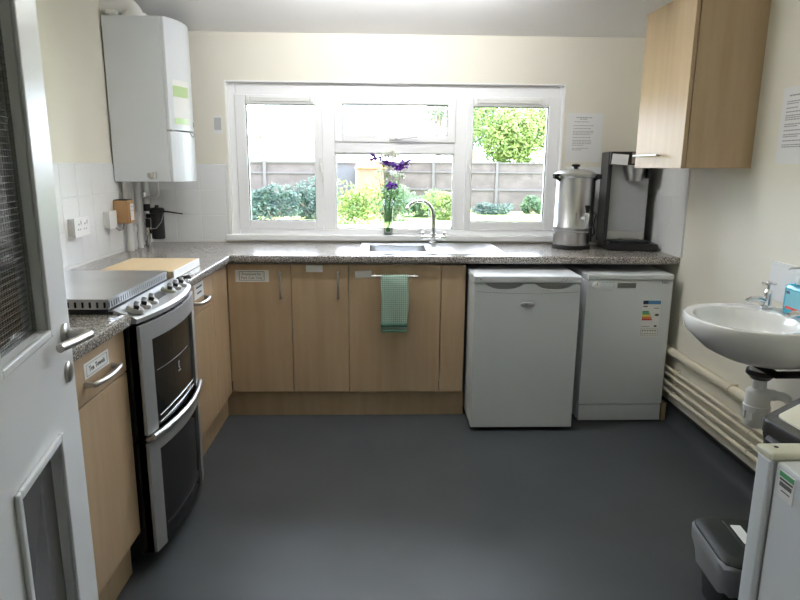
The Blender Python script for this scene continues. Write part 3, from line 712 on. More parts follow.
# chopping board
cb = thing('chopping_board', (-1.02, 2.79, WT), 'thick pale wooden chopping board on the worktop beside the cooker', 'chopping board')
MB().bbox(-1.185, -.874, 2.612, 2.995, WT+.001, WT+.036, .003).build('board', 'board', cb)
MB().bbox(-.8745, -.868, 2.614, 2.993, WT+.001, WT+.036, .002).build('edge_strip', 'whitep', cb)
b = MB(); b.tube([(-.835, 2.56, .940), (-.80, 2.60, .942), (-.80, 2.62, .930), (-.83, 2.64, .926), (-.86, 2.62, .926)], .004, 8)
single(b, 'cable', 'black', 'short dark cable lying on the worktop edge beside the cooker knobs', 'cable', (-.82, 2.6, .925))

# ---------------------------------------------------------------- boiler
by0, by1, bz0, bz1 = 3.440, 3.830, 1.302, 2.132
bo = thing('boiler', (-1.26, 3.63, bz0), 'white wall-hung gas boiler with a rounded front above the worktop corner', 'boiler')
MB().bbox(-1.420, -1.128, by0, by1, bz0, bz1, .004).build('case', 'white', bo)
MB().box(-1.43, -1.420, by0+.02, by1-.02, bz0+.05, bz1-.05).build('back_bracket', 'greyp', bo)
def bulge(y): t = (y-(by0+by1)/2)/((by1-by0)/2); return -1.108+.052*(1-t*t)
def bfront(z0, z1, n=14):
    b = MB(); poly = [(-1.127, by0), (-1.127, by1)]+[(bulge(by1-(by1-by0)*i/n), by1-(by1-by0)*i/n) for i in range(n+1)]
    b.prism(poly, z0, z1, 'Z', False); return b
f1 = bfront(1.572, bz1).build('front_panel', 'white', bo, bevel=.004)
f2 = bfront(bz0, 1.566).build('drop_flap', 'white', bo, bevel=.004)
MB().box(-1.126, -1.100, by0+.001, by1-.001, 1.564, 1.574).build('seam', 'greyp', bo)
def onf(y0, y1, z0, z1, off, name, m, par):
    b = MB(); n = 6; vs = []
    for i in range(n+1):
        y = y0+(y1-y0)*i/n; vs += [(bulge(y)+off, y, z0), (bulge(y)+off, y, z1)]
    b.add(vs, [(2*i, 2*i+2, 2*i+3, 2*i+1) for i in range(n)], True); return b.build(name, m, par)
s = onf(by0+.030, by0+.190, 1.60, 1.83, .0012, 'sticker', 'paper', f1)
onf(by0+.030, by0+.170, 1.745, 1.80, .0020, 'sticker_band', 'lgreen', s); onf(by0+.030, by0+.150, 1.605, 1.635, .0020, 'sticker_band', 'lgreen', s)
onf(by0+.235, by0+.325, 1.600, 1.625, .0015, 'badge', 'greyp', f1)
b = MB(); b.tube([(bulge(by0+.17+.1*i/8)+.001, by0+.17+.1*i/8, 1.562-.018*math.sin(PI*i/8)) for i in range(9)], .0025, 6); b.build('finger_grip', 'greyp', f2)
# boiler clips seen at the side
b = MB(); b.bbox(-1.245, -1.225, by0-.008, by0, 1.325, 1.350, .003).bbox(-1.215, -1.195, by0-.008, by0, 1.318, 1.355, .003).bbox(-1.235, -1.20, by0-.006, by0, 1.318, 1.328, .002)
b.build('clip', 'nickel', bo)
# flue elbow
fc = (-1.27, 3.50)
fu = MB().lathe([(.0, 0), (.062, 0), (.062, .018), (.055, .020), (0, .020)], (fc[0], fc[1], bz1), 24).build('flue_collar', 'whitep', bo)
b = MB(); rr = .042; p = [(fc[0], fc[1], bz1+.010)]+arc((fc[0]-.045, fc[1], bz1+.010), .043, 0, R(85), 8)+[(-1.36, fc[1], bz1+.054), (-1.430, fc[1], bz1+.055)]
b.tube(p, rr, 20); b.build('flue_elbow', 'whitep', bo)
b = MB(); b.bbox(-1.385, -1.335, fc[1]-.085, fc[1]-.045, bz1, bz1+.022, .004); b.build('flue_clamp', 'whitep', bo)

# ---------------------------------------------------------------- pipework below the boiler
def vpipe(x, y, r, m, label, z0=WT, z1=bz0, extra=None):
    t = thing('boiler_pipe', (x, y, z0), label, 'pipe', 'pipes below the boiler')
    MB().tube([(x, y, z0), (x, y, z1)], r, 16).build('tube', m, t)
    if extra: extra(t)
    return t
vpipe(-1.392, 3.515, .019, 'whitep', 'thickest white plastic pipe running from the boiler to the worktop beside the wooden box')
vpipe(-1.394, 3.580, .012, 'whitep', 'thin white pipe just behind the thickest boiler pipe', extra=lambda t: MB().lathe([(.012, 0), (.018, .004), (.018, .03), (.012, .034)], (-1.394, 3.58, 1.02), 14).build('coupling', 'whitep', t))
vpipe(-1.385, 3.640, .016, 'whitep', 'white pipe in the middle of the boiler pipework')
def valve(t):
    b = MB(); x, y = -1.375, 3.720
    for z, r_, h_ in ((1.20, .018, .04), (1.06, .017, .055), (.955, .016, .033)):
        MB().lathe([(.009, 0), (r_, .003), (r_, h_-.005), (.010, h_)], (x, y, z), 12).build('valve', 'chrome', t)
vpipe(-1.375, 3.720, .0105, 'steel', 'chrome pipe with compression valves next to the black filter canister', extra=valve)
t = thing('boiler_pipe', (-1.30, 3.78, 1.2), 'short white looped pipe curling under the boiler base', 'pipe', 'pipes below the boiler')
MB().tube([(-1.285, 3.70, bz0), (-1.285, 3.70, 1.235)]+[(-1.285-.02*(1-math.cos(a)), 3.70, 1.235-.025*math.sin(a)) for a in [PI/2*i/5 for i in range(1, 6)]]+[(-1.370, 3.71, 1.205)], .007, 10).build('tube', 'whitep', t)
fi = thing('filter_canister', (-1.30, 3.70, .975), 'black cylindrical boiler filter canister hanging in the worktop corner', 'filter')
MB().lathe([(0, 0), (.032, 0), (.037, .006), (.037, .150), (.042, .152), (.042, .172), (.034, .180), (.012, .182), (.010, .196), (0, .196)], (-1.300, 3.700, .968), 24).build('canister', 'black', fi)
MB().tube([(-1.262, 3.690, 1.128), (-1.235, 3.675, 1.128), (-1.135, 3.640, 1.118)], [.006, .0045, .003], 8).build('lever', 'black', fi)
b = MB(); b.tube([(-1.335, 3.71, 1.10), (-1.365, 3.715, 1.10)], .014, 12).tube([(-1.335, 3.71, 1.01), (-1.365, 3.715, 1.01)], .014, 12).lathe([(0, 0), (.018, 0), (.018, .04), (0, .04)], (-1.352, 3.69, 1.13), 12).lathe([(0, 0), (.014, 0), (.014, .05), (0, .05)], (-1.352, 3.69, 1.035), 12)
b.build('valve_block', 'black', fi)
MB().tube([(-1.33, 3.655, 1.03), (-1.29, 3.640, 1.035), (-1.262, 3.65, 1.07), (-1.258, 3.68, 1.11)], .0025, 6).build('wire', 'greyp', fi)
# support leg of the canister down to the worktop pipe stub
MB().tube([(-1.352, 3.69, WT), (-1.352, 3.69, 1.04)], .008, 10).build('stub_pipe', 'chrome', fi)

# wooden box with a card and socket behind
wbx = thing('wooden_box', (-1.39, 3.46, 1.075), 'small brown wooden box with a white card on its front, fixed to the tiles', 'box')
MB().bbox(XL+.008, -1.345, 3.395, 3.475, 1.083, 1.205, .003).build('body', 'box', wbx)
MB().box(XL+.012, -1.350, 3.40, 3.47, 1.205, 1.209).build('lid', 'blackm', wbx)
MB().bbox(-1.345, -1.338, 3.405, 3.470, 1.09, 1.195, .001).build('front', 'box', wbx)
MB().box(-1.338, -1.3365, 3.410, 3.452, 1.10, 1.188).build('card', 'cardw', wbx)
strips(wbx, [(3.418, 3.445, 1.170), (3.42, 3.44, 1.15)], lambda b, a, c, z: b.box(-1.3365, -1.336, a, c, z, z+.003), 'inkl', 'card_print')
def socket(y0, y1, z0, z1, label, gang):
    t = thing('wall_socket', (XL, (y0+y1)/2, z0), label, 'socket')
    MB().bbox(XL+.006, XL+.032, y0+.004, y1-.004, z0+.004, z1-.004, .004).build('back_box', 'whitep', t)
    MB().bbox(XL+.032, XL+.040, y0, y1, z0, z1, .003).build('face_plate', 'whitep', t)
    yc = (y0+y1)/2
    for g in gang:
        yy = y0+(y1-y0)*g; zc = (z0+z1)/2
        b = MB(); b.box(XL+.0398, XL+.0406, yy-.003, yy+.003, zc+.010, zc+.018).box(XL+.0398, XL+.0406, yy-.014, yy-.008, zc-.012, zc-.007).box(XL+.0398, XL+.0406, yy+.008, yy+.014, zc-.012, zc-.007)
        b.build('pin_hole', 'black', t)
        MB().bbox(XL+.040, XL+.044, yy+.016, yy+.028, zc+.012, zc+.030, .002).build('rocker', 'whitep', t)
    return t
socket(2.892, 3.040, 1.062, 1.152, 'white double wall socket on the tiles above the cooker', (.28, .68))
sk2 = socket(3.265, 3.358, 1.065, 1.158, 'white single fused switch on the tiles next to the wooden box', ())
MB().tube([(-1.392, 3.335, 1.068), (-1.385, 3.365, 1.050), (-1.385, 3.41, 1.052), (-1.385, 3.43, 1.083)], .004, 8).build('flex', 'greyp', sk2)
# blue-white tag on the pipes
MB()
o = MB().box(-.020, .020, -.001, .001, -.032, .032).xf(Matrix.Translation((-1.352, 3.505, 1.105)) @ Matrix.Rotation(R(24), 4, 'Y'))
single(o, 'paper_tag', 'cardw', 'small paper tag tied to the boiler pipes beside the wooden box', 'tag', (-1.352, 3.505, 1.105))

# small card on the wall left of the window
c = thing('wall_card', (-.983, YB, 1.58), 'small grey and white printed card on the wall between boiler and window', 'card')
MB().box(-1.012, -.962, YB-.0022, YB, 1.580, 1.682).build('sheet', 'paper', c)
MB().box(-1.008, -.966, YB-.0030, YB-.0022, 1.600, 1.672).build('print_area', mat('card_print', (.50, .50, .52), .7), c)

# ---------------------------------------------------------------- notices
def notice(name, label, origin, u, n, wd, ht, rows, tilt=0):
    t = thing(name, origin, label, 'notice'); u = Vector(u); n = Vector(n); o0 = Vector(origin); z = Vector((0, 0, 1))
    def slab(b, a, c, z0, z1, d0, d1):
        pts = [o0+u*a_+z*z_+n*d_ for d_ in (d0, d1) for z_ in (z0, z1) for a_ in (a, c)]
        b.add(pts, [(0, 1, 3, 2), (4, 6, 7, 5), (0, 4, 5, 1), (2, 3, 7, 6), (0, 2, 6, 4), (1, 5, 7, 3)])
    b = MB(); slab(b, 0, wd, 0, ht, .0003, .0018); b.build('sheet', 'paper', t)
    b = MB()
    for (z_, a, c, hh) in rows:
        x = a
        while x < c:
            l_ = min(random.uniform(.006, .018), c-x); slab(b, x, x+l_, z_, z_+hh, .0018, .0022); x += l_+.0028
    b.build('printed_lines', 'inkl', t)
    return t
rows = [(.262, .055, .155, .005), (.253, .080, .125, .004)]
for z_, a, c in ((.238, .045, .135), (.215, .04, .165), (.198, .04, .15), (.182, .04, .17), (.172, .04, .165), (.162, .04, .15), (.145, .04, .15), (.128, .04, .155), (.118, .04, .16), (.108, .04, .155), (.098, .04, .11), (.080, .04, .145), (.070, .04, .10)): rows.append((z_, a, c, .0035))
notice('paper_notice', 'white typed notice on the wall between the window and the wall cabinet', (1.139, YB, 1.430), (1, 0, 0), (0, -1, 0), .222, .292, rows)
rows = [(.262, .04, .18, .006)]
for z_, a, c in ((.240, .03, .17), (.232, .03, .10), (.215, .03, .10), (.200, .03, .18), (.186, .03, .18), (.178, .03, .17), (.170, .03, .15), (.152, .03, .18), (.144, .03, .11), (.128, .03, .17), (.112, .03, .18), (.104, .03, .12), (.088, .03, .18), (.072, .03, .17), (.064, .03, .16)): rows.append((z_, a, c, .0042))
notice('paper_notice', 'white typed notice on the wall above the hand basin', (XR, 2.605, 1.418), (0, -1, 0), (-1, 0, 0), .21, .298, rows)

# ---------------------------------------------------------------- wall cabinet
wc = thing('wall_cabinet', (1.47, 3.03, 1.396), 'tall beech wall cabinet with a bar handle hung on the wall over the worktop end', 'cabinet')
MB().box(1.338, XR-.001, 2.776, 3.292, 1.398, 2.138).build('body', 'beech', wc)
d = MB().bbox(1.317, 1.335, 2.778, 3.292, 1.396, 2.138, .002).build('door', 'beech', wc)
b = MB(); b.tube([(1.317, 3.205, 1.456), (1.288, 3.205, 1.456)], .005).tube([(1.317, 3.005, 1.456), (1.288, 3.005, 1.456)], .005).tube([(1.288, 2.965, 1.456), (1.288, 3.245, 1.456)], .006)
b.build('handle', 'steels', d)

# ---------------------------------------------------------------- water urn
ux, uy = 1.140, 3.72
u = thing('water_urn', (ux, uy, WT), 'stainless steel water urn with black handles and a tap beside the window', 'urn')
MB().lathe([(0, 0), (.108, 0), (.112, .004), (.112, .022), (.100, .026), (0, .026)], (ux, uy, WT), 32).build('base', 'black', u)
bd = MB().lathe([(.104, .024), (.106, .03), (.106, .120), (.109, .124), (.109, .132), (.106, .136), (.106, .415), (.110, .420), (.112, .430), (.106, .434)], (ux, uy, WT), 40).build('body', 'sheet', u)
MB().lathe([(.107, .100), (.1072, .112)], (ux, uy, WT), 40).build('band', 'greyp', bd)
ld = MB().lathe([(.119, .428), (.119, .440), (.108, .446), (.09, .456), (.05, .464), (0, .466)], (ux, uy, WT), 40).build('lid', 'steel', u)
MB().lathe([(.010, .464), (.012, .474), (.024, .480), (.026, .488), (.015, .494), (0, .495)], (ux, uy, WT), 20).build('lid_knob', 'black', ld)
for s in (-1, 1):
    b = MB(); a = R(200 if s < 0 else -20); dx, dyy = math.cos(a), math.sin(a)
    b.tube([(ux+dx*.104, uy+dyy*.104, WT+.40), (ux+dx*.125, uy+dyy*.125, WT+.415), (ux+dx*.150, uy+dyy*.150, WT+.420), (ux+dx*.152, uy+dyy*.152, WT+.428), (ux+dx*.11, uy+dyy*.11, WT+.431)], [.010, .010, .009, .008, .009], 10)
    b.build('handle', 'black', u)
a = R(-74); dx, dyy = math.cos(a), math.sin(a)
def pu(r, z, s=0): return (ux+dx*r-dyy*s, uy+dyy*r+dx*s, WT+z)
tpp = MB().tube([pu(.10, .185), pu(.135, .185)], .012).lathe([(0, 0), (.013, 0), (.015, .02), (.015, .055), (.010, .06), (0, .06)], pu(.145, .160), 14).tube([pu(.145, .165), pu(.147, .145)], [.009, .007]).build('tap', 'chrome', u)
MB().prism([(-.006, 0), (.006, 0), (.016, .042), (-.016, .042)], -.005, .005, 'Y').xf(Matrix.Translation(pu(.147, .220)) @ Matrix.Rotation(a+PI/2, 4, 'Z')).build('tap_lever', 'black', tpp)
b = MB(); b.tube([pu(.112, .15, -.05), pu(.114, .19, -.05), pu(.114, .22, -.05)], .004, 8); b.build('sight_glass', 'greyp', u)
a2 = R(-8); b = MB(); b.tube([(ux+math.cos(a2)*.112, uy+math.sin(a2)*.112, WT+z) for z in (.04, .15, .3, .41)], .009, 8); b.build('back_strip', 'black', u)
b = MB(); b.tube([(ux+.10, uy+.03, WT+.03), (ux+.135, uy-.01, WT+.09), (ux+.12, uy-.03, WT+.14), (ux+.14, uy, WT+.20), (ux+.135, uy+.08, WT+.22), (ux+.10, uy+.20, WT+.22)], .004, 8); b.build('cable', 'black', u)

# ---------------------------------------------------------------- coffee machine
ang = R(-9)
cm = thing('coffee_machine', (1.462, 3.745, WT), 'black and steel filter coffee machine with a white note stuck to its top', 'coffee machine', rz=0)
Tm = Matrix.Translation((1.462, 3.745, WT)) @ Matrix.Rotation(ang, 4, 'Z')
def cmb(mb, name, m, par=None, **k): return mb.xf(Tm).build(name, m, par or cm, **k)
cmb(MB().bbox(-.118, .165, -.175, .145, .0, .045, .010), 'base', 'black')
cmb(MB().bbox(-.100, .120, -.140, .02, .045, .056, .006), 'drip_plate', 'blackm')
cmb(MB().bbox(-.132, -.108, -.085, .145, .03, .565, .006), 'side_tower', 'black')
cmb(MB().box(-.108, .110, -.045, .140, .05, .495), 'column', 'steels')
cmb(MB().bbox(-.107, .109, -.052, -.044, .105, .490, .002), 'front_plate', 'silver')
hd = cmb(MB().bbox(-.128, .125, -.125, .145, .490, .565, .008), 'head', 'black')
cmb(MB().box(-.012, .122, -.1262, -.124, .498, .560), 'head_panel', mat('taupe_panel', (.30, .26, .22), .5), hd)
cmb(MB().lathe([(.042, .400), (.044, .405), (.068, .480), (.070, .489), (0, .489), (0, .400), (.042, .400)], (.02, -.075, 0), 28), 'filter_funnel', 'steel')
cmb(MB().bbox(.085, .108, -.125, -.06, .415, .490, .004), 'funnel_handle', 'black')
cmb(MB().box(-.045, .045, -.003, 0, -.028, .030).xf(Matrix.Translation((-.078, -.128, .520)) @ Matrix.Rotation(R(4), 4, 'Y')), 'note', 'cardw')
cmb(MB().lathe([(0, .005), (.06, .005), (.062, 0)], (.02, -.075, .056), 24), 'hot_plate', 'black')

# ---------------------------------------------------------------- hand basin on the right wall
bx, byc, bzr = 1.392, 2.235, .852
ba = thing('hand_basin', (1.45, byc, .66), 'white ceramic hand basin fixed to the wall under the typed notice', 'basin')
# plan outline: rounded front, straight back against the wall
def outline(s, zc, n=48, inset=0.0):
    pts = []
    for i in range(n):
        a = 2*PI*i/n; c, sn = math.cos(a), math.sin(a)
        rx = (.237 if c < 0 else .237); px = math.copysign(abs(c)**(.92 if c < 0 else .55), c)*rx*s; py = math.copysign(abs(sn)**(.95), sn)*.252*s
        pts.append((bx+.001+px, byc+py, zc))
    return pts
def shell(levels, m, name):
    b = MB(); n = 48; vs = []
    for pts in levels: vs += pts
    fs = [(k*n+i, k*n+(i+1) % n, (k+1)*n+(i+1) % n, (k+1)*n+i) for k in range(len(levels)-1) for i in range(n)]
    fs.append(tuple(range(n))[::-1] if False else tuple((len(levels)-1)*n+i for i in range(n)))
    b.add(vs, fs, True); return b.build(name, m, ba)
def inner(s, z, dx=0):
    return [(bx-.030+dx+.165*s*math.cos(2*PI*i/48), byc+.205*s*math.sin(2*PI*i/48), z) for i in range(48)]
def lower(s, z, dx):
    return [(bx+dx+.215*s*math.cos(2*PI*i/48)*(1), byc+.235*s*math.sin(2*PI*i/48), z) for i in range(48)]
lev = [inner(.18, .735, .02), inner(.45, .738, .02), inner(.72, .752, .01), inner(.90, .785, .005), inner(.97, .82), inner(1.0, .840), inner(1.03, .850), outline(.965, .855), outline(.99, .851), outline(1.0, .842), outline(.99, .828), outline(.965, .800), lower(1.0, .768, .018), lower(.90, .735, .03), lower(.72, .706, .045), lower(.50, .688, .055), lower(.30, .682, .06)]
b = MB(); n = 48; vs = [p for l_ in lev for p in l_]
fs = [(k*n+i, k*n+(i+1) % n, (k+1)*n+(i+1) % n, (k+1)*n+i) for k in range(len(lev)-1) for i in range(n)]
fs += [tuple(range(n)), tuple((len(lev)-1)*n+i for i in range(n))]
b.add(vs, fs, True); b.build('bowl', 'ceramic', ba)
MB().lathe([(0, -.002), (.011, -.002), (.013, .002)], (bx-.030+.158, byc-.07, .800), 16, axis='X').build('overflow', 'black', ba)
MB().ball((bx-.030+.160, byc-.11, .815), .012, .02, .018).build('chain_stay', 'chrome', ba)
MB().lathe([(.052, .690), (.046, .660), (.042, .634), (0, .634)], (1.478, byc+.045, 0), 24).build('boss', 'ceramic', ba)
MB().lathe([(0, 0), (.022, 0), (.024, .004), (0, .005)], (bx, byc, .736), 16).build('waste', 'chrome', ba)
b = MB(); b.bbox(1.40, XR, byc-.16, byc-.12, .668, .684, .003).bbox(1.40, XR, byc+.02, byc+.06, .668, .684, .003).bbox(1.40, 1.43, byc-.16, byc+.06, .668, .684, .003)
b.build('bracket', 'blackm', ba)
def tap(y, label, dirn):
    t = thing('basin_tap', (1.565, y, .855), label, 'tap', 'taps on the hand basin')
    x = 1.545
    MB().lathe([(0, 0), (.024, 0), (.024, .006), (.015, .012), (.013, .060), (.016, .064), (.010, .075), (0, .076)], (x, y, .853), 18).build('body', 'chrome', t)
    MB().tube([(x, y, .878), (x-.03, y+.002*dirn, .889), (x-.062, y+.004*dirn, .889), (x-.082, y+.005*dirn, .878)], [.011, .011, .010, .009], 12).build('spout', 'chrome', t)
    b = MB(); b.tube([(x, y, .928), (x, y, .95)], .006); z = .952
    for k in range(2):
        a = PI/4+k*PI/2; b.tube([(x-.026*math.cos(a), y-.026*math.sin(a), z), (x+.026*math.cos(a), y+.026*math.sin(a), z)], [.007, .005] and .0055, 8)
    b.ball((x, y, z+.003), .011, .011, .008); b.build('cross_handle', 'chrome', t)
tap(2.405, 'chrome pillar tap on the basin, on the window side of the soap bottle', 1)
tap(2.155, 'chrome pillar tap on the basin, on the fridge side of the soap bottle', -1)
# soap
so = thing('soap_bottle', (1.591, 2.275, .853), 'blue liquid soap bottle with a white pump on the hand basin', 'soap bottle')
sy0, sy1 = 2.200, 2.350; poly = rrect(1.562, 1.620, sy0, sy1, .026, 5)
b = MB(); n = len(poly); cxx, cyy = 1.591, (sy0+sy1)/2
lv = [(.853, .94), (.858, 1), (.945, 1), (.960, .95), (.968, .75), (.971, .3)]
vs = [(cxx+(x-cxx)*s_, cyy+(y-cyy)*s_, z) for z, s_ in lv for x, y in poly]
b.add(vs, [(k*n+i, k*n+(i+1) % n, (k+1)*n+(i+1) % n, (k+1)*n+i) for k in range(len(lv)-1) for i in range(n)]+[tuple(range(n)), tuple((len(lv)-1)*n+i for i in range(n))], True)
sb_ = b.build('body', 'soap', so)
b = MB(); b.lathe([(0, 0), (.017, 0), (.017, .028), (.010, .032), (.006, .034), (.006, .058), (0, .058)], (cxx, cyy+.01, .970), 18).bbox(cxx-.012, cxx+.012, cyy-.002, cyy+.022, 1.024, 1.040, .004).tube([(cxx-.01, cyy+.01, 1.034), (cxx-.045, cyy+.014, 1.033), (cxx-.055, cyy+.015, 1.026)], [.006, .005, .004], 8)
b.build('pump', 'whitep', so)
MB().box(1.5612, 1.562, sy0+.03, sy1-.028, .875, .945).build('label', mat('soap_label', (.20, .52, .62), .4), sb_)
b = MB(); b.box(1.5604, 1.5612, sy0+.035, sy1-.035, .872, .882); b.build('label_band', 'red', sb_)
MB().box(1.5604, 1.5612, sy1-.05, sy1-.03, .930, .940).build('label_logo', 'navy', sb_)
# trap and waste pipe
tr = thing('bottle_trap', (1.478, byc+.045, .40), 'white plastic bottle trap and waste pipe under the hand basin', 'waste trap')
tx, ty = 1.478, byc+.045
MB().lathe([(.0, .634), (.052, .634), (.054, .618), (.040, .606), (.034, .598), (0, .598)], (tx, ty, 0), 24).build('flange', 'black', tr)
MB().lathe([(.026, .60), (.026, .560), (.040, .553), (.045, .545), (.045, .494), (.049, .490), (.049, .472), (.043, .468), (.042, .415), (.034, .402), (0, .400)], (tx, ty, 0), 28).build('bottle', 'whitep', tr)
b = MB()
for k in range(8): a = 2*PI*k/8; b.bbox(tx+.044*math.cos(a)-.004, tx+.044*math.cos(a)+.004, ty+.044*math.sin(a)-.004, ty+.044*math.sin(a)+.004, .435, .470, .002, 1)
b.build('grip_rib', 'whitep', tr)
MB().tube([(tx+.03, ty-.01, .535), (tx+.055, ty-.025, .537)], .022, 16).tube([(tx+.05, ty-.022, .537), (tx+.068, ty-.045, .540), (tx+.074, ty-.066, .536), (tx+.078, ty-.078, .520), (tx+.079, ty-.080, .49), (tx+.079, ty-.080, .12)], .0175, 16).build('waste_pipe', 'whitep', tr)
MB().lathe([(.020, 0), (.027, .004), (.027, .03), (.020, .034)], (tx+.079, ty-.080, .44), 18).build('coupling', 'whitep', tr)
b = MB(); b.tube([(1.60, byc-.12, .12), (1.60, byc-.12, .66)], .009, 10); single(b, 'supply_pipe', 'whitep', 'thin white supply pipe rising to the hand basin behind the trap', 'pipe', (1.60, byc-.12, .12))

# ---------------------------------------------------------------- heating pipes along the right wall
names = {.408: 'thick cream heating pipe, the topmost along the skirting wall', .313: 'second cream pipe from the top along the wall, under the thick pipe', .278: 'third cream pipe from the top along the wall', .229: 'fourth cream pipe from the top along the wall', .186: 'lowest cream pipe along the wall just above the black skirting'}
for z, r in ((.408, .0225), (.313, .0095), (.278, .0095), (.229, .0095), (.186, .0105)):
    x = 1.604 if r > .02 else 1.596; t = thing('heating_pipe', (x, 2.4, z), names[z], 'pipe', 'cream pipes along the wall')
    MB().tube([(x, .9, z), (x, 3.60, z)], r, 14).build('tube', 'pipe', t)
    for y in ((2.665,) if r > .02 else (2.46+.03*(z*10 % 1), 3.2)):
        b = MB(); b.lathe([(r+.0005, -.006), (r+.004, -.005), (r+.004, .005), (r+.0005, .006)], (x, y, z), 16, axis='Y').box(x, XR-.001, y-.004, y+.004, z+r*.5, z+r*.5+.006 if r < .02 else z+r+.004)
        b.build('clip', 'pipe', t)

# ---------------------------------------------------------------- near fridge beside the doorway
nf = thing('small_fridge', (1.04, .85, 0), 'white fridge with a cream top edge and a sticker on its side, beside the bins', 'fridge')
qx0, qx1 = .772, 1.32
MB().bbox(qx0, qx1, .56, 1.106, .02, .842, .006).build('body', 'white', nf)
MB().bbox(qx0+.004, qx1-.004, 1.106, 1.114, .03, .835, .002).build('door_seal', 'greyp', nf)
d = MB().bbox(qx0-.006, qx1, 1.114, 1.160, .03, .838, .006).build('door', 'white', nf)
dt = MB().bbox(qx0-.008, qx1, 1.112, 1.163, .836, .853, .005).build('door_cap', 'cream', d)
MB().lathe([(0, .0006), (.0045, .0006), (.0045, -.001)], (qx0+.02, 1.142, .853), 12).build('screw_hole', 'blackm', dt)
MB().bbox(qx0+.075, qx1-.12, 1.118, 1.152, .8525, .8545, .001).build('grip_recess', mat('cream_shade', (.50, .50, .40), .5), dt)
MB().box(qx0+.03, qx1-.03, .60, 1.08, .842, .848).build('top_panel', 'white', nf)
sx = qx0-.0012
sk_ = MB().box(sx, qx0, 1.046, 1.092, .778, .832).build('sticker', 'paper', nf)
MB().box(sx-.0006, sx, 1.048, 1.090, .820, .830).build('sticker_band', 'green', sk_)
b = MB(); b.box(sx-.0006, sx, 1.050, 1.088, .813, .817)
for i in range(10): b.box(sx-.0006, sx, 1.052+i*.0036, 1.0542+i*.0036, .801, .810)
b.box(sx-.0006, sx, 1.055, 1.08, .792, .794).build('sticker_print', 'ink', sk_)
for (xx, yy) in ((qx0+.04, .6), (qx1-.04, .6), (qx0+.04, 1.07), (qx1-.04, 1.07)): MB().lathe([(0, 0), (.015, 0), (.015, .022), (0, .022)], (xx, yy, 0), 10).build('foot', 'greyp', nf)

# ---------------------------------------------------------------- tall bin beyond it
tb = thing('tall_bin', (1.12, 1.40, 0), 'tall bin with a black-rimmed cream lid standing beneath the hand basin', 'bin')
def quad(s, c=(1.115, 1.40)):
    q = [(.936, 1.420), (.951, 1.190), (1.26, 1.215), (1.24, 1.635)]
    out = []
    for i in range(4):
        p0, p1, p2 = Vector(q[i-1]), Vector(q[i]), Vector(q[(i+1) % 4]); r_ = .022
        a_ = p1+(p0-p1).normalized()*r_; b_ = p1+(p2-p1).normalized()*r_
        for k in range(5):
            t_ = k/4; out.append((1-t_)**2*a_+2*t_*(1-t_)*p1+t_*t_*b_)
    return [((p.x-c[0])*s+c[0], (p.y-c[1])*s+c[1]) for p in out]
def loft(levels, cap=True):
    b = MB(); n = len(levels[0][1]); vs = [(x, y, z) for z, P in levels for x, y in P]
    fs = [(k*n+i, k*n+(i+1) % n, (k+1)*n+(i+1) % n, (k+1)*n+i) for k in range(len(levels)-1) for i in range(n)]
    if cap: fs += [tuple(range(n))[::-1], tuple((len(levels)-1)*n+i for i in range(n))]
    return b.add(vs, fs, True)
loft([(0, quad(.62)), (.01, quad(.64)), (.70, quad(.86)), (.76, quad(.88))]).build('body', 'blackm', tb)
ld = loft([(.765, quad(.96)), (.768, quad(1.0)), (.795, quad(1.0)), (.801, quad(.985)), (.802, quad(.80)), (.800, quad(.78))]).build('rim', 'black', tb, bevel=0)
loft([(.801, quad(.80)), (.806, quad(.795)), (.809, quad(.76)), (.810, quad(.5))]).build('flap', 'cream', ld)
b = MB(); P = quad(.93); n = len(P); vs = []
for j, (z, s_) in enumerate(((.770, .95), (.755, .97), (.735, .95), (.70, .92), (.67, .90))):
    for i, (x, y) in enumerate(quad(s_)):
        vs.append((x+random.uniform(-.008, .008), y+random.uniform(-.008, .008), z+random.uniform(-.012, .012)*(j > 0)))
b.add(vs, [(k*n+i, k*n+(i+1) % n, (k+1)*n+(i+1) % n, (k+1)*n+i) for k in range(4) for i in range(n)], False)
b.build('bag', 'black', tb)

# ---------------------------------------------------------------- small black caddy with liner
cdx, cdy = 1.165, 1.735
sc_ = thing('food_caddy', (cdx, cdy, 0), 'small black lidded caddy with a clear liner, on the floor by the fridge', 'bin')
ca = R(-6)
def cr(hw, hd, r, ox=0, oy=0, n=5):
    P = rrect(-hw, hw, -hd, hd, r, n); c, s_ = math.cos(ca), math.sin(ca)
    return [(cdx+(x+ox)*c-(y+oy)*s_, cdy+(x+ox)*s_+(y+oy)*c) for x, y in P]
loft([(0, cr(.092, .100, .035)), (.008, cr(.096, .104, .04)), (.225, cr(.118, .126, .045)), (.228, cr(.122, .130, .045))]).build('body', 'lid', sc_)
l2 = loft([(.226, cr(.126, .134, .045)), (.232, cr(.132, .140, .05)), (.246, cr(.132, .140, .05)), (.254, cr(.124, .132, .05)), (.258, cr(.10, .108, .04)), (.260, cr(.05, .06, .03))]).build('lid', 'lid', sc_)
lab = loft([(.2595, cr(.016, .052, .003, -.018, .020)), (.2612, cr(.016, .052, .003, -.018, .020))]).build('label', 'paper', l2)
b = MB(); c, s_ = math.cos(ca), math.sin(ca)
b.tube([(cdx+x*c-y*s_, cdy+x*s_+y*c, .258) for x, y in ((-.045, .10), (-.045, -.09))], .003, 6); b.build('lid_rib', 'lid', l2)
b = MB(); lv = []; n = len(cr(.1, .1, .05))
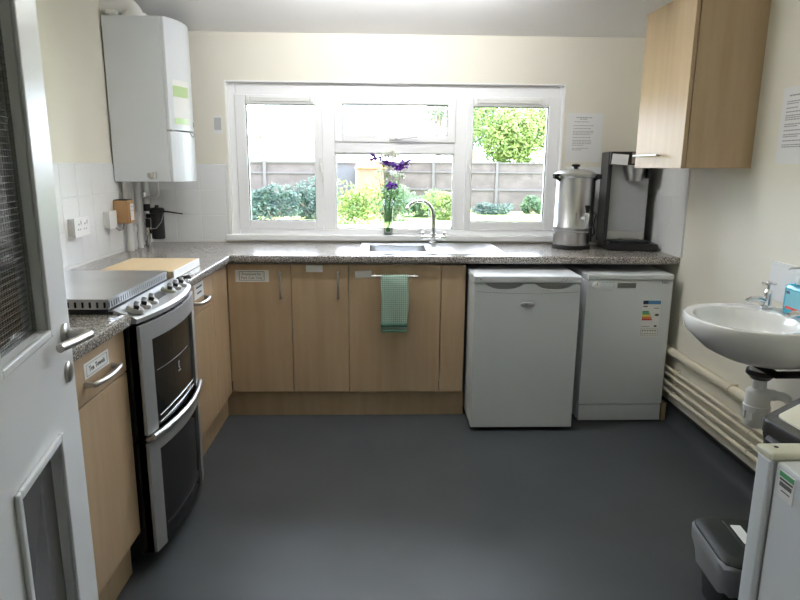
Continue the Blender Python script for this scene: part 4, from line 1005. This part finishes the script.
for j, (z, g) in enumerate(((.244, .134), (.235, .140), (.20, .137), (.165, .128), (.135, .121))):
    ring = cr(g, g+.008, .05)
    lv += [(x+random.uniform(-.003, .003), y+random.uniform(-.003, .003), z+(random.uniform(-.006, .006) if j else 0)-(.03*max(0, math.sin(2*PI*i/n-.6)) if j == 4 else 0)) for i, (x, y) in enumerate(ring)]
b.add(lv, [(k*n+i, k*n+(i+1) % n, (k+1)*n+(i+1) % n, (k+1)*n+i) for k in range(4) for i in range(n)], True); b.build('liner', 'liner', sc_)

# ---------------------------------------------------------------- open door
E = Vector((-.765, 1.515, 0)); hdir = Vector((.20, -.98, 0)).normalized(); nrm = Vector((.98, .20, 0)).normalized()
DW, DTk = 1.02, .044
Dm = Matrix(((hdir.x, nrm.x, 0, E.x), (hdir.y, nrm.y, 0, E.y), (0, 0, 1, 0), (0, 0, 0, 1)))   # local x: from free edge to hinge, y: outward to the room
dr = bpy.data.objects.new('door_1', None); COL.objects.link(dr); dr.matrix_world = Dm; dr['kind'] = 'structure'; ORG[dr.name] = Vector((0, 0, 0))
def dp(mb, name, m, par=None, **k): return mb.build(name, m, par or dr, local=True, **k)
ua0, ua1, uz0, uz1 = .172, .455, 1.040, 1.86; la0, la1, lz0_, lz1_ = .182, .440, .20, .782
b = MB(); y0, y1 = -DTk, 0
for a, c in ((0, ua0), (ua1, DW)): b.box(a, c, y0, y1, .008, 2.04)
b.box(ua0, ua1, y0, y1, uz1, 2.04).box(ua0, ua1, y0, y1, lz1_, uz0).box(ua0, ua1, y0, y1, .008, lz0_)
leaf = dp(b, 'leaf', 'door')
def beads(a, c, z0, z1):
    b = MB(); w_, p_ = .018, .010
    b.box(a-w_, a, 0, p_*.2, z0-w_, z1+w_)
    b = MB()
    for yy in ((0, p_), (-DTk-p_, -DTk)):
        b.box(a-w_, a+.001, *yy, z0-w_, z1+w_).box(c-.001, c+w_, *yy, z0-w_, z1+w_).box(a, c, *yy, z1-.001, z1+w_).box(a, c, *yy, z0-w_, z0+.001)
    return dp(b, 'glazing_bead', 'door', bevel=.004)
bd1 = beads(ua0, ua1, uz0, uz1); bd2 = beads(la0, la1, lz0_, lz1_)
b = MB(); b.box(ua0, la0, y0, y1, lz0_, lz1_).box(la1, ua1, y0, y1, lz0_, lz1_); dp(b, 'rail_infill', 'door')
dp(MB().box(ua0, ua1, -DTk*.5-.003, -DTk*.5+.003, uz0, uz1), 'vision_pane', 'wired')
dp(MB().box(la0, la1, -DTk*.5-.003, -DTk*.5+.003, lz0_, lz1_), 'lower_pane', 'darkpane')
for sgn, y in ((1, 0), (-1, -DTk)):
    hs, hz = .056, 1.000
    rs = dp(MB().lathe([(0, .009*sgn), (.022, .009*sgn), (.026, .006*sgn), (.0265, 0)], (hs, y, hz), 24, axis='Y'), 'handle_rose', 'nickel')
    dp(MB().tube([(hs, y, hz), (hs, y+sgn*.045, hz)]+[(hs+.016*(1-math.cos(a)), y+sgn*(.045+.016*math.sin(a)), hz) for a in [PI/2*i/5 for i in range(1, 6)]]+[(hs+.128, y+sgn*.026, hz)], .0098, 14), 'lever_handle', 'nickel')
    dp(MB().lathe([(0, .007*sgn), (.020, .008*sgn), (.0255, .005*sgn), (.026, 0)], (hs, y, .907), 24, axis='Y'), 'lock_rose', 'nickel')
dp(MB().box(-.0008, .001, -.034, -.010, .86, 1.06), 'lock_face', 'nickel')

# ---------------------------------------------------------------- added fill light, made up to brighten the room, out of view
lp = thing('fill_light', (.05, 3.05, 2.145), 'added fill light shaped as a white batten on two rods, out of view', 'lamp')
MB().box(-.60, .70, 3.194, 3.056, 2.236, 2.248).build('spine', 'whitep', lp)
MB().tube([(-.57, 3.05, 2.166), (.67, 3.05, 2.166)], .018, 16).build('tube', emit('fill_glow', (.985, .985, .99), FILL_STRENGTH), lp)
for x in (-.58, .68): MB().bbox(x-.012, x+.012, 3.03, 3.07, 2.148, 2.192, .003).build('fill_holder', 'whitep', lp)
for x in (-.35, .45): MB().tube([(x, 3.05, 2.200), (x, 3.05, 2.311)], .006, 8).build('rod', 'steel', lp)

# ---------------------------------------------------------------- garden
GZ = -.30
g = MB().add([(-40, 4.25, GZ), (45, 4.25, GZ), (45, 70, GZ), (-40, 70, GZ)], [(0, 1, 2, 3)])
tag(g.build('garden_ground', 'lawn'), kind='structure')
def fence(x0, x1, y0, y1, h, label, step=2.4):
    t = thing('garden_fence', ((x0+x1)/2, (y0+y1)/2, GZ), label, 'fence', 'garden fences')
    L_ = math.hypot(x1-x0, y1-y0); dx, dyy = (x1-x0)/L_, (y1-y0)/L_
    T = Matrix.Translation((x0, y0, GZ)) @ Matrix.Rotation(math.atan2(dyy, dx), 4, 'Z')
    b = MB(); s = 0
    while s < L_:
        k_ = random.uniform(0, .012); b.box(s, s+.122, k_, k_+.02, .02, h+random.uniform(-.012, .012)); s += .118
    o = b.xf(T).build('boards', 'fence', t); o['kind'] = 'stuff'
    for z, hh in ((h-.02, .05), (h*.80, .05), (h*.45, .07)):
        MB().box(0, L_, -.05, .0, z-hh/2, z+hh/2).xf(T).build('rail', 'fencer', t)
    s = 0
    while s <= L_+.01:
        MB().box(s-.05, s+.05, -.075, .03, 0, h+.04).xf(T).build('post', 'fencer', t); s += step
fence(-11.0, -1.5, 20.5, 21.3, 1.80, 'weathered brown garden fence seen through the left casement of the window')
fence(-.4, 13.2, 24.5, 23.3, 1.84, 'weathered brown garden fence seen behind the tree post through the right casement')
single(MB().bbox(2.72, 2.84, 22.55, 22.67, GZ, 1.62, .02), 'garden_post', 'post', 'pale blue upright post in front of the garden fence', 'post', (2.78, 22.6, GZ))
def foliage(c, rx, ry, rz, n, size, seed, lump=.35):
    rd = random.Random(seed); b = MB(); blobs = [(rd.uniform(-1, 1), rd.uniform(-1, 1), rd.uniform(-1, 1), rd.uniform(.3, .6)) for _ in range(26)]
    blobs = [q for q in blobs if q[0]**2+q[1]**2+q[2]**2 < 1.05]
    for i in range(n):
        q = rd.choice(blobs)
        while True:
            p = Vector((rd.gauss(0, 1), rd.gauss(0, 1), rd.gauss(0, 1)))
            if p.length > .1: break
        p = p.normalized()*q[3]*rd.uniform(.6, 1)
        P = Vector((c[0]+(q[0]*.7+p.x)*rx, c[1]+(q[1]*.7+p.y)*ry, c[2]+(q[2]*.7+p.z)*rz))
        u = Vector((rd.gauss(0, 1), rd.gauss(0, 1), rd.gauss(0, 1))).normalized(); v_ = u.orthogonal().normalized(); s = size*rd.uniform(.6, 1.3)
        P.z = max(P.z, GZ+.02)
        b.add([P-u*s, P+v_*s*.5, P+u*s, P-v_*s*.5], [(0, 1, 2, 3)])
    return b
def tree(name, label, cat, c, r3, n, size, m, seed, group=None, trunk=True):
    t = thing(name, (c[0], c[1], GZ), label, cat, group)
    foliage(c, *r3, n, size, seed).build('foliage', m, t)
    if trunk:
        b = MB(); h = c[2]-GZ
        b.tube([(c[0], c[1], GZ), (c[0]+.05, c[1], GZ+h*.5), (c[0], c[1]+.05, c[2])], [.14, .10, .05], 8)
        rd = random.Random(seed)
        for k in range(5):
            a = rd.uniform(0, 2*PI); b.tube([(c[0]+.03, c[1], GZ+h*.6), (c[0]+math.cos(a)*r3[0]*.3, c[1]+math.sin(a)*r3[1]*.3, c[2]), (c[0]+math.cos(a)*r3[0]*.7, c[1]+math.sin(a)*r3[1]*.6, c[2]+r3[2]*.5)], [.05, .035, .015], 6)
        b.build('trunk', 'bark', t)
    else:
        b = MB(); rd = random.Random(seed)
        for k in range(6): b.tube([(c[0]+rd.uniform(-.2, .2)*r3[0], c[1], GZ), (c[0]+rd.uniform(-.6, .6)*r3[0], c[1]+rd.uniform(-.3, .3)*r3[1], c[2])], .012, 5)
        b.build('stem', 'bark', t)
tree('garden_tree', 'large lime green tree rising over the fence in the right casement', 'tree', (5.9, 27.5, 2.7), (2.3, 1.5, 2.0), 15000, .085, 'leafl', 1)
tree('garden_tree', 'darker green tree behind the lime green tree', 'tree', (4.6, 32.8, 4.2), (1.7, 1.4, 2.3), 6500, .10, 'leafm', 2)
tree('garden_tree', 'mid green tree beyond the far end of the right-hand fence', 'tree', (11.4, 28.5, 2.7), (1.9, 1.6, 2.1), 5000, .10, 'leafm', 12)
tree('garden_tree', 'thin pale tree in front of the house roof', 'tree', (-4.9, 24.0, 2.2), (1.3, 1.0, 1.5), 420, .09, 'leafp', 3)
tree('garden_tree', 'pale sparse tree showing in the top light of the window', 'tree', (2.40, 27.5, 3.7), (.8, .6, 1.2), 700, .08, 'leafp', 4)
for i, (x, y, rx, rz, m, lb) in enumerate(((-4.3, 20.0, .85, .75, 'leafd', 'dark bluish shrub at the foot of the left fence, under the thin pale tree'), (-3.2, 19.3, .9, .62, 'leafd', 'middle dark bluish shrub at the foot of the fence in the left casement'), (-2.2, 20.2, .85, .70, 'leafd', 'dark bluish shrub nearest the fence end in the left casement'),
                                          (-.75, 18.6, 1.0, .75, 'leafl', 'rounded lime green bush on the lawn left of the vase'), (.35, 19.6, .7, .65, 'leafm', 'small mid green bush on the lawn behind the vase'),
                                          (1.35, 21.2, 1.0, .62, 'leafm', 'loose green bush on the lawn behind the tap spout'), (2.15, 20.2, .75, .55, 'leafl', 'low lime bush on the lawn between the tap and the window mullion'),
                                          (4.0, 22.6, .95, .26, 'leafd', 'low dark planting at the foot of the fence by the blue post'), (5.6, 23.0, .6, .45, 'leafm', 'round green shrub at the foot of the right-hand fence'))):
    tree('garden_shrub', lb, 'shrub', (x, y, GZ+rz*.75), (rx, .28, rz), 2200 if rz > .4 else 1200, .055, m, 20+i, 'garden shrubs', False)
# house behind the left fence
ho = thing('house', (-6.5, 38, GZ), 'neighbouring house with a low grey-pink roof beyond the left fence', 'house')
MB().box(-12.5, -2.6, 37, 42, GZ, 1.75).build('wall', 'render', ho)
b = MB(); b.prism([(36.5, 1.62), (39.5, 3.05), (42.5, 1.62)], -12.8, -2.3, 'X'); rf = b.build('roof', 'roof', ho)
MB().box(-5.4, -4.8, 39.2, 39.9, 2.6, 3.5).build('chimney', 'brick', ho)
for x in (-7.2, -5.6, -4.0): 
    wdo = MB().box(x-.5, x+.5, 36.95, 37.02, .55, 1.5).build('window', 'upvc', ho); MB().box(x-.42, x+.42, 36.93, 36.96, .62, 1.42).build('pane', 'shed', wdo)
# outbuildings at the end of the lawn
ob = thing('garden_shed', (-1.35, 24, GZ), 'dark grey garden shed behind the lawn seen left of the vase', 'shed')
MB().box(-1.75, -.95, 23.4, 25.4, GZ, 1.48).build('wall', 'shed', ob); MB().box(-1.82, -.88, 23.3, 25.5, 1.48, 1.55).build('roof', 'greyp', ob)
br = thing('brick_pier', (-.35, 22.5, GZ), 'terracotta brick outbuilding behind the lime green bush', 'outbuilding')
MB().box(-.85, .10, 22.3, 23.2, GZ, 1.30).build('wall', 'brick', br); MB().prism([(-.95, 1.30), (.20, 1.30), (-.35, 1.62)], 22.2, 23.3, 'Y').build('roof', 'orange', br)
single(MB().box(3.0, 11.5, 15.2, 17.6, GZ, GZ+.012), 'garden_path', 'mortar', 'pale concrete garden path crossing the lawn', 'path', (7, 16.4, GZ))

# fine print and ribs too small to pick apart
for o in S.objects:
    if o.parent and o.name.split('.')[0] in ('label_print', 'printed_lines', 'print', 'drainer_rib', 'grip_rib', 'sticker_print', 'card_print', 'note_print'): o['kind'] = 'stuff'
